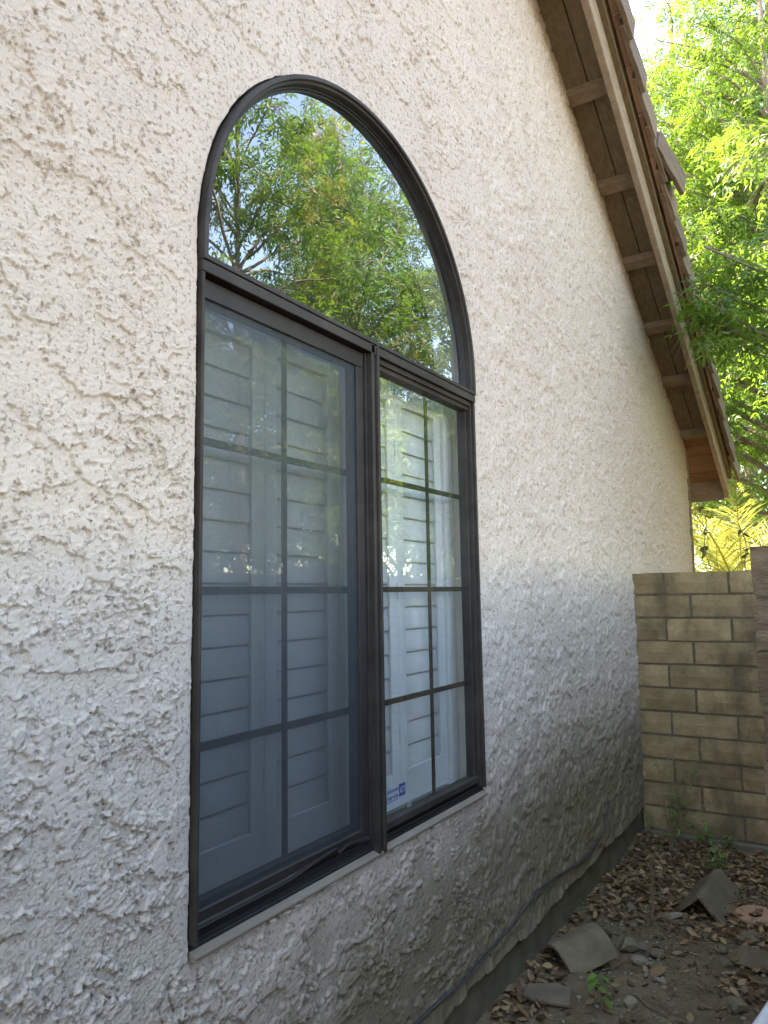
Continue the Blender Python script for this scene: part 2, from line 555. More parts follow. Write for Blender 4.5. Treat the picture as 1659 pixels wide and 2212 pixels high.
# --- stucco relief
CRACKS = [[(1.180, 0.82), (1.166, 0.808), (1.135, 0.797), (1.126, 0.775), (1.125, 0.66)], [(1.135, 0.797), (1.149, 0.757), (1.165, 0.728), (1.160, 0.66)]]
def stucco_h(y, z, cell):
    fade = np.clip(0.010 / np.maximum(cell, 0.003), 0, 1)
    # how heavily the coat was thrown on here: light above, crusted below
    reg = perlin(y * 1.5 + 3, z * 1.5, 8)
    far = sstep(2.2, 3.2, y)
    heavy = np.maximum(sstep(-0.5, 0.35, reg + 0.35 * (1.6 - np.clip(z, 0, 3))), 0.8 * far)
    wy = y + 0.012 * perlin(y * 14, z * 14, 1) + 0.0055 * perlin(y * 45, z * 45, 2) + 0.0028 * perlin(y * 120, z * 120, 3)
    wz = z + 0.012 * perlin(y * 14, z * 14, 4) + 0.0055 * perlin(y * 45, z * 45, 5) + 0.0028 * perlin(y * 120, z * 120, 6)
    # broad trowelled plateaus, torn edges
    n1 = fbm(wy * 6.0, wz * 9.5, 10, 4, 0.5)
    t1 = 0.16 - 0.10 * reg
    s1 = sstep(t1, t1 + 0.022, n1)
    lip = np.exp(-((n1 - t1 - 0.03) / 0.022) ** 2)
    tear = sstep(-0.05, 0.30, perlin(wy * 22, wz * 22, 48))
    # clumps of crumbs, in patches
    pm = sstep(0.0, 0.28, fbm(y * 5.5, z * 5.5, 52, 2) + 0.22 * heavy - 0.23 + 0.10 * far)
    n2 = fbm(wy * 34, wz * 40, 20, 3, 0.55)
    s2 = sstep(0.25, 0.30, n2)
    n3 = fbm(wy * 80, wz * 88, 30, 2, 0.5)
    s3 = sstep(0.30, 0.40, n3)
    pit = sstep(0.46, 0.54, perlin(wy * 48, wz * 44, 40) + 0.25 * perlin(wy * 120, wz * 120, 41))
    a = 0.25
    uy = y * math.cos(a) + z * math.sin(a); uz = -y * math.sin(a) + z * math.cos(a)
    streak = perlin(uy * 9, uz * 130, 44) * 0.0007 * s1
    grain = perlin(y * 230, z * 230, 46) * 0.0009 * (1 - 0.55 * s1) + perlin(y * 120, z * 120, 47) * 0.0009 * (1 - 0.6 * s1)
    h = heavy * (0.0046 * s1 + 0.0034 * lip * tear) + (1 - heavy) * (0.0028 * s1 + 0.0018 * lip * tear) \
        + pm * (0.35 + 0.65 * heavy) * (1 - 0.62 * far) * (0.0052 * s2 * (1 - 0.45 * s1) + 0.0020 * s3) \
        - 0.0050 * pit * (0.25 + 0.75 * np.maximum(s1, pm)) + (streak + grain) * fade
    cv = np.abs(fbm(wy * 20, wz * 17, 55, 3, 0.6))
    cm = sstep(-0.05, 0.18, perlin(wy * 9, wz * 11, 57))
    h = h - (0.22 + 0.42 * far) * 0.0075 * (1 - sstep(0.0, 0.07, cv)) * cm + (0.3 + 0.3 * far) * 0.0022 * np.exp(-((cv - 0.11) / 0.04) ** 2) * cm - far * 0.004 * sstep(0.36, 0.44, perlin(wy * 26, wz * 22, 58))
    # settlement crack running down from the window corner
    for path in CRACKS:
        for (ya, za), (yb, zb) in zip(path[:-1], path[1:]):
            t = np.clip(((wy - ya) * (yb - ya) + (wz - za) * (zb - za)) / ((yb - ya) ** 2 + (zb - za) ** 2), 0, 1)
            d2 = (wy - ya - t * (yb - ya)) ** 2 + (wz - za - t * (zb - za)) ** 2
            h = h - 0.007 * np.exp(-d2 / 0.0022 ** 2)
    # the plaster was smoothed flat where it meets the window
    dd = np.where(z > 2.437, np.abs(np.hypot(y - 1.9435, z - 2.437) - 0.7555), np.hypot(np.maximum(np.maximum(1.188 - y, y - 2.699), 0), np.maximum(0.817 - z, 0)))
    h = h * (0.30 + 0.70 * sstep(0.004, 0.06, dd))
    return 1.32 * h + 0.004 * fbm(y * 1.1, z * 1.1, 50, 2)

YL, YW, ZS, ZSP, RA = 1.188, 2.699, 0.817, 2.437, 0.7555   # opening: left, right, sill, arch springing, radius
YM = 0.5 * (YL + YW)
def in_open(y, z):
    rect = (y > YL) & (y < YW) & (z > ZS) & (z <= ZSP)
    arch = (z > ZSP) & ((y - YM) ** 2 + (z - ZSP) ** 2 < RA ** 2)
    return rect | arch
ZB = 0.20
def wall_strip(ys, zs, link_z=None, cell=0.004):
    Y, Z = np.meshgrid(ys, zs, indexing='ij')
    # clip to the rake: squeeze the upper rows under the slope
    top = np.array([roofz(v) for v in ys])[:, None] + 0.03
    Z = np.minimum(Z, top)
    Zb = Z.copy()
    low = Z <= ZB + 1e-6
    Zb[low] = (ZB - 0.02 + 0.018 * fbm(Y * 3, Y * 0 + 3.3, 70, 4))[low]
    H = stucco_h(Y, Zb, cell)
    H[low] += 0.004
    return Y, Zb, H
strips = []
yA = axis_pts([(-6.9, 0.3, 0.3), (0.3, 0.66, 0.03), (0.66, 1.188, 0.0021)])
zA = axis_pts([(ZB, 0.5, 0.02), (0.5, 3.45, 0.0026), (3.45, 7.0, 0.09)])
yB = axis_pts([(1.188, 1.96, 0.0034), (1.96, 2.699, 0.0055)])
zB_ = axis_pts([(ZB, 0.26, 0.02), (0.26, 4.60, 0.0040), (4.60, 7.0, 0.09)])
yl = [2.699]
while yl[-1] < YC:
    yl.append(yl[-1] + max(0.0055, 0.0013 * yl[-1] ** 1.45))
yl[-1] = YC
yC_ = np.array(yl)
zC = axis_pts([(ZB, 4.95, 0.0092), (4.95, 7.0, 0.09)])
Vs, Fs, k0 = [], [], 0
for ys, zs, cell in ((yA, zA, 0.0029), (yB, zB_, 0.0042), (yC_, zC, 0.0075)):
    Y, Z, H = wall_strip(ys, zs, cell=cell)
    strips.append((Y, Z, H))
    F = grid_faces(len(ys), len(zs))
    ins = in_open(Y, Z)
    fi = ins.ravel()[F]
    F = F[~fi.all(1)]
    # drop cells flattened onto the roof line
    zz = Z.ravel()[F]
    F = F[(zz.max(1) - zz.min(1)) > 1e-5]
    # slide the inner vertices of kept border cells onto the outline
    used = np.zeros(Y.size, bool); used[F.ravel()] = True
    mv = used & ins.ravel()
    yy = Y.ravel().copy(); z_ = Z.ravel().copy(); hh = H.ravel().copy()
    for i in np.nonzero(mv)[0]:
        y_, q = yy[i], z_[i]
        if q > ZSP:
            d = math.hypot(y_ - YM, q - ZSP)
            rr_ = RA - 0.0005 + 0.0022 * float(fbm(np.array([math.atan2(q - ZSP, y_ - YM) * 14]), np.array([5.5]), 76, 3)[0]); yy[i] = YM + (y_ - YM) * rr_ / d; z_[i] = ZSP + (q - ZSP) * rr_ / d
        else:
            dl, dr, db = y_ - YL, YW - y_, q - ZS
            mn = min(dl, dr, db)
            if mn == db: z_[i] = ZS
            elif mn == dl: yy[i] = YL + 0.001 + 0.0012 * float(fbm(np.array([q * 30.]), np.array([2.2]), 75, 3)[0])
            else: yy[i] = YW
    # ragged broken edge of the plaster along the arch
    V = np.stack([hh, yy, z_], -1)
    remap = -np.ones(len(V), np.int64); u_ = np.nonzero(used)[0]; remap[u_] = np.arange(len(u_))
    Vs.append(V[u_]); Fs.append(remap[F] + k0); k0 += len(u_)
WV = np.concatenate(Vs); WF = np.concatenate(Fs)
wall = part('wall', mesh_np('wall', WV, WF, True), 'stucco', house)
# a solid body behind the relief so that the strip seams are closed (thin seam backing strips)
mb = MB()
for ysm in (1.188, 2.699):
    for za, zb in ((0.21, ZS - 0.004),) if ysm < 2 else ((0.21, ZS - 0.004),):
        mb.box((-0.03, ysm - 0.03, za), (-0.006, ysm + 0.03, zb))
for za, zb, ysm in ((2.46, roofz(1.188), 1.18), (2.46, roofz(2.699), 2.72)):
    mb.box((-0.03, ysm - 0.025, za), (-0.006, ysm + 0.0, zb))
part('seam_backing', mb, 'side_stucco', house, kind='stuff')
# plaster reveal round the opening
out_pts = [(YL, ZS), (YL, ZSP)] + [(YM - RA * math.cos(t), ZSP + RA * math.sin(t)) for t in np.linspace(0, math.pi, 90)[1:-1]] + [(YW, ZSP), (YW, ZS)]
out_pts = [(YL, z) for z in np.linspace(ZS, ZSP, 90)[:-1]] + out_pts[1:-1] + [(YW, z) for z in np.linspace(ZSP, ZS, 60)[1:]] + [(y, ZS) for y in np.linspace(YW, YL, 80)[1:-1]]
n = len(out_pts)
mb = MB()
vv = []
for i, (y, z) in enumerate(out_pts):
    h = float(stucco_h(np.array([y]), np.array([z]), 0.003)[0])
    vv += [(h, y, z), (-0.045, y, z)]
mb.add(vv, [(2 * i, 2 * ((i + 1) % n), 2 * ((i + 1) % n) + 1, 2 * i + 1) for i in range(n)])
part('plaster_reveal', mb, 'stucco', house)
# flakes of plaster crusted over the edge of the frame
mb = MB()
for i in range(20):
    if i < 26:
        y = 1.2 + (2.69 - 1.2) * random.random(); z = ZS - 0.002 + random.uniform(-0.004, 0.004)
    else:
        y = YL - 0.004; z = random.uniform(0.8, 2.4)
    l = random.uniform(0.006, 0.03); w = random.uniform(0.002, 0.004)
    a = [(0.012 + random.uniform(-.004, .004), y + l * c + random.uniform(-.004, .004), z + w * s) for c, s in ((-1, 0), (-.5, 1), (.4, .8), (1, .2), (.5, -.8), (-.4, -1))]
    b = [(-0.004, p[1] * 1.0, p[2]) for p in a]
    if i >= 26:
        a = [(p[0], y + (p[2] - z), z + (p[1] - y)) for p in a]; b = [(-0.004, p[1], p[2]) for p in a]
    mb.add(a + b, [(0, 1, 2, 3, 4, 5)] + [(j, (j + 1) % 6, 6 + (j + 1) % 6, 6 + j) for j in range(6)])
part('plaster_flakes', mb, 'stucco', house, kind='stuff')

# --- other walls of the house, foundation, interior shell
mb = MB()
mb.box((-8.0, YC - 0.14, 0.0), (-0.012, YC - 0.02, rake(YC) + 0.05))
part('side_wall', mb, 'side_stucco', house)
mb = MB()
mb.box((-8.0, -6.8, 0.0), (-0.02, -6.7, 3.0))
mb.box((-8.12, -6.8, 0.0), (-8.0, YC, 3.1))
part('rear_wall', mb, 'side_stucco', house)
mb = MB()
fy = np.linspace(-6.7, YC - 0.01, 160)
vv = []; ff = []
for i, y in enumerate(fy):
    j = 0.008 * perlin(np.array([y * 3]), np.array([1.2]), 81)[0]
    vv += [(-0.018 + j, y, -0.1), (-0.022 + j * 0.5, y, 0.10), (-0.03, y, 0.235)]
    if i:
        q = 3 * i
        ff += [(q - 3, q, q + 1, q - 2), (q - 2, q + 1, q + 2, q - 1)]
mb.add(vv, ff)
mb.box((-0.2, -6.7, -0.1), (-0.05, YC - 0.015, 0.235))
part('foundation', mb, 'concrete', house)
mb = MB()   # room behind the window
mb.box((-4.2, -1.5, 0.0), (-4.1, 5.5, 4.0))
mb.box((-4.1, -1.6, 0.0), (-0.16, -1.5, 4.0))
mb.box((-4.1, 5.5, 0.0), (-0.16, 5.6, 4.0))
mb.box((-4.2, -1.6, 4.0), (-0.16, 5.6, 4.1))
part('room_wall', mb, 'drywall', house)
part('room_floor', MB().box((-4.2, -1.6, 0.0), (-0.16, 5.6, 0.02)), 'carpet', house)
# inner face of the wall with the same arched opening (inner lining), closing the room
mb = MB()
ip = [(YL - 0.012, ZS + 0.02), (YL - 0.012, ZSP)] + [(YM - (RA + 0.012) * math.cos(t), ZSP + (RA + 0.012) * math.sin(t)) for t in np.linspace(0, math.pi, 48)[1:-1]] + [(YW + 0.012, ZSP), (YW + 0.012, ZS + 0.02)]
op_ = []
for (y, z) in ip:
    dy, dz = y - YM, z - 1.7
    s = min((3.5 / abs(dy)) if dy else 1e9, (2.28 / dz) if dz > 0 else (1.68 / -dz if dz < 0 else 1e9))
    op_.append((YM + dy * s, 1.7 + dz * s))
n = len(ip)
vv = [(-0.17, y, z) for y, z in ip] + [(-0.17, y, z) for y, z in op_]
mb.add(vv, [(i, (i + 1) % n, n + (i + 1) % n, n + i) for i in range(n)])
vv = [(-0.17, y, z) for y, z in ip] + [(-0.062, y, z) for y, z in ip]
mb.add(vv, [(i, i + 1, n + i + 1, n + i) for i in range(n - 1)])
part('inner_lining', mb, 'drywall', house)
part('inner_sill', MB().box((-0.20, YL - 0.03, ZS + 0.0), (-0.060, YW + 0.03, ZS + 0.034)).mesh('inner_sill', bevel=0.003), 'shutter_white', house)

# ------------------------------------------------------------------ roof
deck = MB()
XO = 0.25                                   # overhang to inner face of barge board
YE = 8.05                                   # eave edge
def roofprism(mb, x0, x1, dz0, dz1, ya=YR, yb=YE, z0=None):
    zs = lambda y, d: roofz(y) + d
    mb.prism([(ya, zs(ya, dz0)), (yb, zs(yb, dz0)), (yb, zs(yb, dz1)), (ya, zs(ya, dz1))], 0, x0, x1)
roofprism(deck, -8.3, 0.285, 0.062, 0.085)
roofprism(deck, -8.3, 0.285, 0.062, 0.085, -7.25, YR)
roof = part('roof', deck, 'soffit_wood', house)
# soffit boards: two planks between wall and barge, cut at every lookout
LY = [3.62, 4.225, 4.815, 5.41, 6.015, 6.60, 7.27]
HW = 0.040
def sboard(x0, x1, ya, yb, jit):
    mb = MB()
    roofprism(mb, x0, x1, 0.040 + jit, 0.060, ya, yb)
    return mb.mesh('soffit_board', bevel=0.003)
prev = -7.0
cuts = [0.5, 1.2, 1.8, 2.4, 3.0] + LY
for i in range(len(cuts)):
    ya = cuts[i - 1] if i else YR
    yb = cuts[i]
    for a, b in ((-0.04, 0.128), (0.134, XO)):
        part('soffit_board', sboard(a, b, ya + 0.002, yb - 0.002, random.uniform(-0.002, 0.002)), 'soffit_wood', roof)
for y in cuts[1:]:
    mb = MB()
    th = math.atan(0.516)
    c, s = math.cos(th), -math.sin(th)
    # flat 2x4: wide face down, square to the slope
    q = []
    for a, b in ((-HW, -0.012), (HW, -0.012), (HW, 0.038), (-HW, 0.038)):
        q.append((y + a * c + b * 0.0 - b * s * 0.0, roofz(y) + a * s + b * 1.0))
    mb.prism(q, 0, -0.05, XO - 0.001)
    part('lookout', mb.mesh('lookout', bevel=0.004), 'painted_wood', roof)
# barge boards (two lengths with a butt joint) and trim
for ya, yb in ((YR, 4.22), (4.224, 5.10), (5.104, 6.9), (6.904, YE)):
    mb = MB()
    roofprism(mb, XO, XO + 0.042, -0.120, 0.10, ya, yb)
    part('barge_board', mb.mesh('barge_board', bevel=0.004), 'barge_paint', roof)
mb = MB(); roofprism(mb, XO, XO + 0.042, -0.12, 0.10, -7.2, YR - 0.002)
part('barge_board', mb, 'barge_paint', roof)
# eave: boards under the overhang past the corner, fascia
ey = list(np.linspace(7.33, YE - 0.05, 6))
for i in range(5):
    mb = MB(); roofprism(mb, -8.3, XO - 0.002, 0.030 + 0.004 * (i % 2), 0.060, ey[i] + 0.003, ey[i + 1] - 0.003)
    part('eave_board', mb.mesh('eave_board', bevel=0.002), 'eave_wood', roof)
mb = MB(); mb.box((-8.3, YE - 0.045, roofz(YE) - 0.14), (XO - 0.003, YE, roofz(YE) + 0.05))
part('fascia', mb.mesh('fascia', bevel=0.003), 'painted_wood', roof)
# rake tiles, each a lapped plate with a turned-in top
def rake_tile_mesh():
    mb = MB()
    L = 0.42
    # local: y down the slope, z up from slope, x outwards; lower end kicks out
    n = 6
    for t0, z0, z1, k0, k1 in ((0.030, -0.090, 0.092, 0.0, 0.022),):
        vv = []
        for i in range(n + 1):
            u = i / n
            y = -0.09 + L * u
            x = k0 + (k1 - k0) * u + 0.002 * math.sin(i * 2.1)
            zz0 = z0 + 0.004 * math.sin(i * 1.7)
            zz1 = z1 + 0.016 * u
            vv += [(x, y, zz0), (x + t0, y, zz0), (x + t0, y, zz1 - 0.02), (x + t0 - 0.014, y, zz1), (x - 0.16, y, zz1), (x - 0.16, y, zz1 - 0.02), (x, y, zz1 - 0.022)]
        ff = []
        for i in range(n):
            for j in range(7):
                a = i * 7 + j; b = i * 7 + (j + 1) % 7
                ff.append((a, b, b + 7, a + 7))
        ff += [tuple(range(6, -1, -1)), tuple(n * 7 + j for j in range(7))]
        mb.add(vv, ff)
    return mb.mesh('rake_tile', bevel=0.003)
RT = rake_tile_mesh()
RT.transform(Matrix.Identity(4))
th = math.atan(0.516)
y = 1.0
k = 0
while y < 7.95:
    if not (5.02 < y < 5.25):
        xo = 0.368 - 0.008 * (y - 4.0)
        o = part_at('rake_tile', RT, 'roof_tile', roof, (xo + random.uniform(-.004, .004), y, roofz(y) + 0.190 + random.uniform(-.004, .004)), (-th + random.uniform(-.02, .02), random.uniform(-.03, .03), random.uniform(-.012, .012)), (1, 1, 1))
    y += 0.286
# one tile has slipped down and swung outwards
part_at('rake_tile', RT, 'roof_tile', roof, (0.400, 4.86, roofz(4.86) + 0.205), (-th + 0.05, 0.0, -0.16))['label'] = 'slipped roof edge tile sticking out past its row'
part_at('rake_tile', RT, 'roof_tile', roof, (0.350, 5.16, roofz(5.16) + 0.185), (-th, 0.0, 0.0))
mb = MB(); roofprism(mb, XO + 0.044, XO + 0.075, 0.06, 0.215, 0.6, YE - 0.02)
part('gap_filler', mb, 'soffit_wood', roof)  # added filler board, stands in for the dark shadow gap under the tiles
# tile courses over the deck
CT = MB().box((-0.165, -0.2, -0.012), (0.165, 0.2, 0.012)).mesh('roof_tile', bevel=0.004)
for i in range(27):
    y = 0.75 + i * 0.28
    part_at('roof_tile', CT, 'roof_tile', roof, (0.10, y, roofz(y) + 0.135), (-th - 0.05, 0, 0))
# corner board
cbm = MB().box((-0.035, YC - 0.005, 0.1), (0.016, YC + 0.035, rake(YC) + 0.0)).mesh('corner_board', bevel=0.003)
part('corner_board', cbm, 'painted_wood', house)

# ------------------------------------------------------------------ window
def arch_sweep(prof, zbot, r_add=0.0, seg=72):
    """profile [(radius, x)] swept over straight legs and the half circle"""
    path = [(-1, zbot)] + [(t, None) for t in np.linspace(0, math.pi, seg)] + [(-2, zbot)]
    vv = []
    npf = len(prof)
    for t, zb in path:
        for r, x in prof:
            if t == -1: vv.append((x, YM - r, zb))
            elif t == -2: vv.append((x, YM + r, zb))
            else: vv.append((x, YM - r * math.cos(t), ZSP + r * math.sin(t)))
    ff = []
    for i in range(len(path) - 1):
        for j in range(npf - 1):
            a = i * npf + j
            ff.append((a, a + 1, a + npf + 1, a + npf))
    mb = MB().add(vv, ff)
    for base in (0, (len(path) - 1) * npf):
        pass
    return mb
win = part('window', arch_sweep([(0.749, -0.04), (0.749, 0.020), (0.747, 0.022), (0.737, 0.022), (0.735, 0.020), (0.734, 0.013), (0.728, 0.011), (0.727, 0.008), (0.7255, -0.014)], 2.386), 'frame_bronze', house, label='bronze aluminium window with half round top over two tall lights')
for p in win.data.polygons: p.use_smooth = False
part('arch_gasket', arch_sweep([(0.7257, -0.010), (0.722, -0.011), (0.720, -0.017), (0.715, -0.018), (0.713, -0.026)], 2.40), 'rubber', win)
# glass of the arch
ap = [(YM - 0.717, 2.405)] + [(YM - 0.717 * math.cos(t), ZSP + 0.717 * math.sin(t)) for t in np.linspace(0, math.pi, 60)] + [(YM + 0.717, 2.405)]
def pane(pts, x):
    return MB().add([(x, y, z) for y, z in pts], [tuple(range(len(pts)))])
part('arch_pane', pane(ap, -0.022), 'window_glass', win)
def bar(name, a, b, mat, bev=0.0015, parent=None, label=None):
    return part(name, MB().box(a, b).mesh(name, bevel=bev), mat, parent or win, label)
y0, y1 = 1.1935, 2.693
# bottom rail of the arch light: two lips
bar('arch_rail', (-0.04, y0 + 0.003, 2.400), (0.004, y1 - 0.003, 2.408), 'frame_bronze')
bar('arch_rail', (-0.04, y0 + 0.002, 2.386), (0.020, y1 - 0.002, 2.3995), 'frame_bronze')
# head and jambs of the lower unit
bar('head', (-0.06, y0, 2.356), (0.017, y1, 2.3845), 'frame_bronze')
bar('jamb', (-0.06, y0, 0.85), (0.016, y0 + 0.010, 2.3555), 'frame_bronze')
bar('jamb', (-0.06, y0 + 0.0105, 0.85), (-0.004, y0 + 0.018, 2.3555), 'frame_bronze')
bar('jamb', (-0.06, y1 - 0.012, 0.85), (0.014, y1, 2.3555), 'frame_bronze')
bar('jamb', (-0.06, y1 - 0.020, 0.85), (0.002, y1 - 0.0125, 2.3555), 'frame_bronze')
# centre post: stepped profile with a groove
prof = [(-0.06, 1.912), (-0.004, 1.912), (-0.003, 1.920), (0.016, 1.921), (0.017, 1.923), (0.017, 1.936), (0.011, 1.938), (0.011, 1.945), (0.021, 1.947), (0.022, 1.948), (0.022, 1.958), (0.021, 1.960), (0.002, 1.962), (-0.06, 1.966)]
mb = MB(); mb.prism(prof, 2, 0.826, 2.386)
part('mullion', mb, 'frame_bronze', win)
bar('mullion_cap', (0.0115, 1.9385, 2.352), (0.020, 1.9445, 2.378), 'screen_frame', 0.001)
# sill: sun-faded nose and dark tracks
mb = MB(); mb.prism([(-0.06, 0.820), (0.017, 0.820), (0.018, 0.826), (0.016, 0.829), (0.000, 0.8365), (-0.06, 0.8365)], 1, y0, y1)
part('sill', mb.mesh('sill', bevel=0.001), 'frame_sunfaded', win, label='sun faded tan sill strip of the window')
bar('track_base', (-0.06, y0 + 0.001, 0.8368), (-0.001, y1 - 0.001, 0.8447), 'rubber', 0.0008)
mb = MB(); mb.prism([(-0.06, 0.845), (-0.005, 0.845), (-0.005, 0.853), (-0.009, 0.853), (-0.009, 0.848), (-0.016, 0.848), (-0.016, 0.866), (-0.020, 0.866), (-0.020, 0.850), (-0.06, 0.850)], 1, y0 + 0.019, 1.911)
part('track', mb, 'rubber', win)
mb = MB(); mb.prism([(-0.06, 0.845), (-0.001, 0.845), (-0.001, 0.856), (-0.007, 0.858), (-0.007, 0.849), (-0.014, 0.849), (-0.014, 0.869), (-0.019, 0.869), (-0.019, 0.850), (-0.06, 0.850)], 1, 1.967, y1 - 0.0205)
part('track', mb, 'muntin_bronze', win)
# right (fixed) sash
bar('sash_rail', (-0.05, 1.967, 2.322), (-0.006, 2.6725, 2.3555), 'frame_bronze')
bar('sash_lip', (-0.005, 1.967, 2.338), (0.004, 2.6725, 2.3555), 'frame_bronze', 0.001)
bar('sash_rail', (-0.05, 1.967, 0.870), (-0.004, 2.6725, 0.893), 'frame_bronze')
bar('sash_stile', (-0.05, 1.967, 0.8935), (-0.004, 1.983, 2.3215), 'frame_bronze')
bar('sash_stile', (-0.05, 2.662, 0.8935), (-0.016, 2.6725, 2.3215), 'frame_bronze')
part('pane', pane([(1.98, 0.89), (2.666, 0.89), (2.666, 2.33), (1.98, 2.33)], -0.026), 'window_glass', win)
# left sliding sash behind the insect screen
bar('sash_rail', (-0.058, 1.213, 2.305), (-0.030, 1.911, 2.3555), 'frame_bronze')
bar('sash_rail', (-0.058, 1.213, 0.868), (-0.030, 1.911, 0.915), 'frame_bronze')
bar('sash_stile', (-0.058, 1.212, 0.9155), (-0.030, 1.236, 2.3045), 'frame_bronze')
bar('sash_stile', (-0.058, 1.876, 0.9155), (-0.030, 1.911, 2.3045), 'frame_bronze')
part('pane', pane([(1.23, 0.91), (1.88, 0.91), (1.88, 2.31), (1.23, 2.31)], -0.044), 'window_glass', win)
# dividing bars inside the glass
for xa, ya, yb, yc, wv in ((-0.054, 1.237, 1.8755, 1.570, 0.010), (-0.037, 1.9835, 2.6615, 2.360, 0.009)):
    zt, zb_ = (2.3045, 0.9155) if xa < -0.05 else (2.3215, 0.8935)
    bar('muntin', (xa, yc - wv, zb_), (xa + 0.006, yc + wv, zt), 'muntin_bronze', 0.001)
    for zc in (1.967, 1.606, 1.245):
        bar('muntin', (xa - 0.001, ya, zc - wv), (xa + 0.0052, yc - wv - 0.0003, zc + wv), 'muntin_bronze', 0.001)
        bar('muntin', (xa - 0.001, yc + wv + 0.0003, zc - wv), (xa + 0.0052, yb, zc + wv), 'muntin_bronze', 0.001)
# insect screen in the left light: frame, mesh, bent bottom lip
scr = part('screen_frame', MB().box((-0.024, 1.2125, 2.306), (-0.010, 1.9105, 2.3535)).box((-0.0235, 1.2125, 0.888), (-0.0105, 1.2270, 2.3055)).box((-0.0235, 1.872, 0.888), (-0.0105, 1.9105, 2.3055)).mesh('screen_frame', bevel=0.0015), 'screen_frame', win)
def bow(y):
    a = 0.022 * sstep(1.50, 1.735, np.array(y)) * (1 - sstep(1.735, 1.75, np.array(y)))
    b = 0.016 * sstep(1.735, 1.79, np.array(y)) * (1 - sstep(1.80, 1.90, np.array(y)))
    return float(a + b)
ysb = np.linspace(1.2125, 1.9105, 90)
mb = MB(); vv = []; ff = []
pr = [(-0.024, 0.864), (-0.010, 0.864), (-0.008, 0.869), (-0.010, 0.876), (-0.013, 0.880), (-0.012, 0.902), (-0.015, 0.906), (-0.024, 0.906)]
for i, y in enumerate(ysb):
    b = bow(y)
    for j, (x, z) in enumerate(pr):
        kz = b if j in (1, 2, 3) else (b * 0.5 if j in (4,) else 0)
        vv.append((x + (0.006 if j in (1, 2, 3) else 0) * (b / 0.022), y, z + kz))
    if i:
        for j in range(8):
            a_ = (i - 1) * 8 + j; b_ = (i - 1) * 8 + (j + 1) % 8
            ff.append((a_, b_, b_ + 8, a_ + 8))
mb.add(vv, ff)
part('screen_rail', mb.mesh('screen_rail', smooth=False), 'screen_frame', win, label='bent bottom rail of the insect screen')
mb = MB().tube([(-0.006 + 0.003 * bow(y) / 0.022, y, 0.871 + bow(y) * 1.05) for y in ysb], 0.0022, 6)
part('screen_bead', mb.mesh('screen_bead', smooth=True), 'rubber', win)
part('screen_mesh', pane([(1.226, 0.90), (1.875, 0.90), (1.875, 2.31), (1.226, 2.31)], -0.0175), 'insect_screen', win)
bar('latch', (-0.0335, 2.168, 0.894), (-0.0265, 2.192, 0.914), 'latch_grey', 0.002)

# security sticker on the inside of the right pane
stk = root('security_sticker', (-0.030, 2.04, 0.93), 'small blue and white security sticker low on the right window pane', 'sticker')
part('backing', MB().box((-0.0312, 2.034, 0.932), (-0.0302, 2.160, 0.981)), 'sticker_white', stk)
part('blue_square', MB().add([(-0.0298, 2.117, 0.9405), (-0.0298, 2.157, 0.9405), (-0.0298, 2.157, 0.979), (-0.0298, 2.117, 0.979)], [(0, 1, 2, 3)]), 'sticker_blue', stk)
part('underline', MB().add([(-0.0298, 2.037, 0.9355), (-0.0298, 2.113, 0.9355), (-0.0298, 2.113, 0.9375), (-0.0298, 2.037, 0.9375)], [(0, 1, 2, 3)]), 'sticker_blue', stk)
def text_part(txt, size, y, z, x, mat, width, bold=0.0):
    cu = bpy.data.curves.new('lettering', 'FONT')
    cu.body = txt; cu.size = size; cu.offset = bold
    to = bpy.data.objects.new('lettering_source', cu)
    COL.objects.link(to)
    bpy.context.view_layer.update()
    dg = bpy.context.evaluated_depsgraph_get()
    me_ = bpy.data.meshes.new_from_object(to.evaluated_get(dg))
    bpy.data.objects.remove(to)
    xs = [v.co.x for v in me_.vertices]
    sx = width / (max(xs) - min(xs)); mn = min(xs)
    for v in me_.vertices:
        v.co = Vector((x, y + (v.co.x - mn) * sx, z + v.co.y))
    me_.materials.clear()
    return part('lettering', me_, mat, stk)
text_part('1-800-369-0498', 0.0145, 2.039, 0.963, -0.0297, 'sticker_blue', 0.074, 0.0003)
text_part('secured by', 0.0175, 2.038, 0.943, -0.0297, 'sticker_blue', 0.074, 0.0005)
text_part('ADT', 0.026, 2.121, 0.951, -0.0293, 'sticker_white', 0.033, 0.0006)

# ------------------------------------------------------------------ shutters
XS = -0.135
LV = MB()
lvp = []
for t in np.linspace(0, 2 * math.pi, 12, endpoint=False):
    lvp.append((0.0036 * math.sin(t), 0.0465 * math.cos(t)))
LV.prism(lvp, 1, -0.1195, 0.1195)
LV = LV.mesh('louver', bevel=0.0)
for p in LV.polygons: p.use_smooth = len(p.vertices) == 4
sf = root('plantation_shutter', (XS, 1.94, 0.852), 'white louvered plantation shutters folded closed behind the window glass', 'shutters')
part('frame_side', MB().box((XS - 0.03, 1.176, 0.852), (XS + 0.03, 1.2205, 2.43)).mesh('frame_side', bevel=0.002), 'shutter_white', sf)
part('frame_side', MB().box((XS - 0.03, 2.6415, 0.852), (XS + 0.03, 2.710, 2.43)).mesh('frame_side', bevel=0.002), 'shutter_white', sf)
part('frame_top', MB().box((XS - 0.03, 1.221, 2.378), (XS + 0.03, 2.641, 2.43)).mesh('frame_top', bevel=0.002), 'shutter_white', sf)
